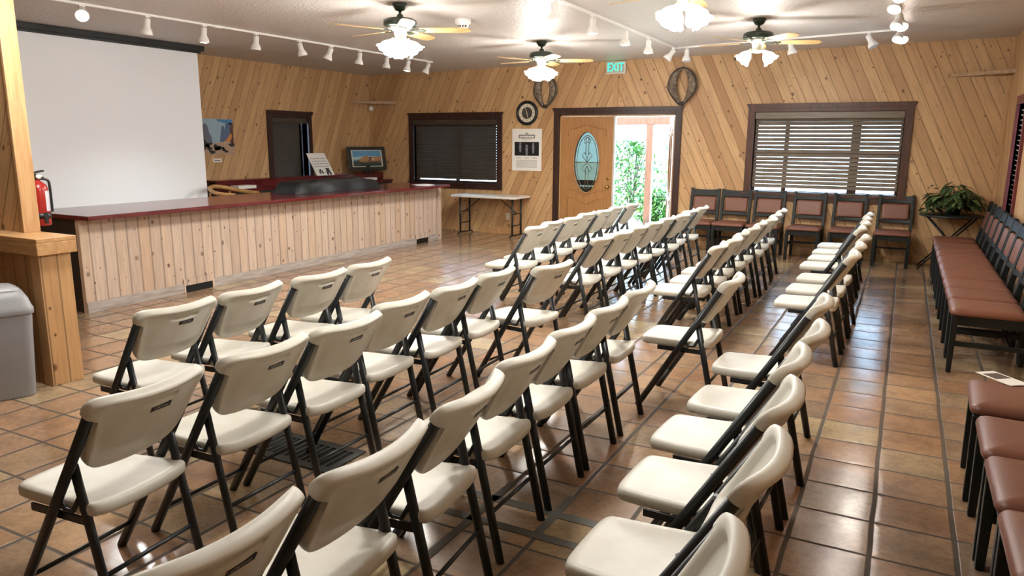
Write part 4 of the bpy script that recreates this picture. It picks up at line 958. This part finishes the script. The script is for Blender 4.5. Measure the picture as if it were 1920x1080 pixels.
# ------------------------------------------------------------------ outdoors beyond the doors
def mk_ground():
    b = NB('pale gravel', .9, .2); p = b.pos(); n = b.noise(p, 30, 4); b.color(b.mix(n, lin((196, 188, 172)), lin((226, 220, 206)))); b.bump(n, .4, .02); return b.m
m = MB(); m.box(-40, 30, YF+.15, 60, -.25, -.08); struct(m.build('ground', mk_ground()), 'pale sunlit gravel ground outside the open door', 'ground')
m = MB(); m.box(-9, 3, YF+.15, 14.6, -.079, -.02); struct(m.build('porch_floor', plain('pale concrete', (190, 186, 176), .8)), 'pale concrete porch outside the open door', 'ground')
M_POST = wood('red stained porch wood', (138, 96, 76), (118, 82, 66), along=2)
t = thing('porch', 'reddish wooden porch post and beam seen through the open door', 'porch', (-4.46, 14.2, -.02))
m = MB(); m.box(-.065, .065, -.065, .065, 0, 2.02); m.build('post', M_POST, t, bevel=.006)
m = MB(); m.box(-2.5, 1.35, -.07, .07, 1.975, 2.13); m.build('beam', M_POST, t, bevel=.006)
for x in (-2.45, 1.28):
    m = MB(); m.box(x-.065, x+.065, -.065, .065, 0, 2.02); m.build('post', M_POST, t, bevel=.006)
t = thing('porch_bench', 'dark wooden bench on the porch seen through the oval door glass', 'bench', (-5.68, 13.3, -.02))
M_BENCH = wood('dark bench wood', (84, 58, 44), (60, 42, 32), along=0)
m = MB(); [m.box(-.7, .7, -.2+.1*k, -.11+.1*k, .42, .45) for k in range(4)]; m.build('seat', M_BENCH, t)
m = MB(); [m.box(-.7, .7, .2, .225, .55+.13*k, .65+.13*k) for k in range(3)]; m.build('backrest', M_BENCH, t)
for x in (-.6, .6):
    m = MB(); m.box(x-.03, x+.03, -.19, -.13, 0, .42); m.build('leg', M_BENCH, t); m = MB(); m.box(x-.03, x+.03, .14, .2, 0, .92); m.build('leg', M_BENCH, t)
def shrub(label, x, y, r, h, n, seed, cols):
    t = thing('shrub', label, 'shrub', (x, y, -.08)); rnd = random.Random(seed); m = MB(); ms = MB()
    for k in range(n):
        a = rnd.uniform(0, 2*PI); u = rnd.random()**.5*r; z = h*(.08+.92*rnd.random()); s = (1-abs(z/h-.5)*1.1)
        b_ = (u*s*math.cos(a), u*s*math.sin(a), z); m.mi = rnd.randrange(len(cols))
        leaf_shape(m, b_, (rnd.uniform(-1, 1), rnd.uniform(-1, 1), rnd.uniform(-.3, .8)), rnd.uniform(.08, .15), rnd.uniform(.05, .085), .5)
    for k in range(16):
        a = rnd.uniform(0, 2*PI); u = r*.7*rnd.random(); ms.tube(spline([(0, 0, 0), (u*.4*math.cos(a), u*.4*math.sin(a), h*.4), (u*math.cos(a+.4), u*math.sin(a+.4), h*.9)], 5), .010, 6)
    m.build('foliage', cols, t); ms.build('branch', plain('shrub branch', (110, 96, 76), .7), t)
GR = [plain('fresh green leaf', (84, 140, 60), .5), plain('yellow green leaf', (124, 164, 78), .5), plain('mid leaf', (62, 116, 52), .5)]  # three leaf greens, picked at random per leaf
shrub('bright green leafy shrub behind the porch post outside the open door', -5.55, 16.4, .85, 1.75, 1800, 5, GR)
shrub('taller green shrub right of the porch post outside the open door', -4.75, 18.3, .85, 2.1, 1600, 8, GR)
shrub('low dense green shrub at the foot of the open doorway', -4.62, 15.2, .55, .7, 1100, 12, GR)

# ------------------------------------------------------------------ daylight
W = bpy.data.worlds.new('World'); SC.world = W; W.use_nodes = True
bg = W.node_tree.nodes['Background']; bg.inputs[0].default_value = (.46, .72, 1.0, 1); bg.inputs[1].default_value = 8
L = bpy.data.lights.new('sun', 'SUN'); L.energy = 4; L.angle = R(1); L.color = (1, .95, .86)
o = bpy.data.objects.new('sun_light', L); C.objects.link(o); o.rotation_euler = Vector((.35, .75, -1)).to_track_quat('-Z', 'Y').to_euler()

# ------------------------------------------------------------------ camera
cam = bpy.data.cameras.new('camera'); co = bpy.data.objects.new('camera', cam); C.objects.link(co); SC.camera = co
cam.sensor_width = 36; cam.lens = 1380.21/1920*36; cam.clip_start = .05; cam.clip_end = 200
rt = Vector((0.8839471209596287, 0.4675363741359001, 0.006872132641274474)); up = Vector((-0.0975586674097868, 0.17003577925884059, 0.9805968285615986)); fw = Vector((-0.45729617728602345, 0.8674661795319137, -0.19591486316228102))
co.matrix_world = Matrix(((rt.x, up.x, -fw.x, 0), (rt.y, up.y, -fw.y, 0), (rt.z, up.z, -fw.z, 1.63), (0, 0, 0, 1)))
vs = SC.view_settings; SC.display_settings.display_device = 'sRGB'; vs.view_transform = 'Standard'; vs.look = 'None'; vs.gamma = 1; vs.use_curve_mapping = False; vs.exposure = 0.9
SC.cycles.use_denoising = True; SC.cycles.max_bounces = 8; SC.cycles.transparent_max_bounces = 16; SC.cycles.sample_clamp_indirect = 6
SC.cycles.use_light_tree = True
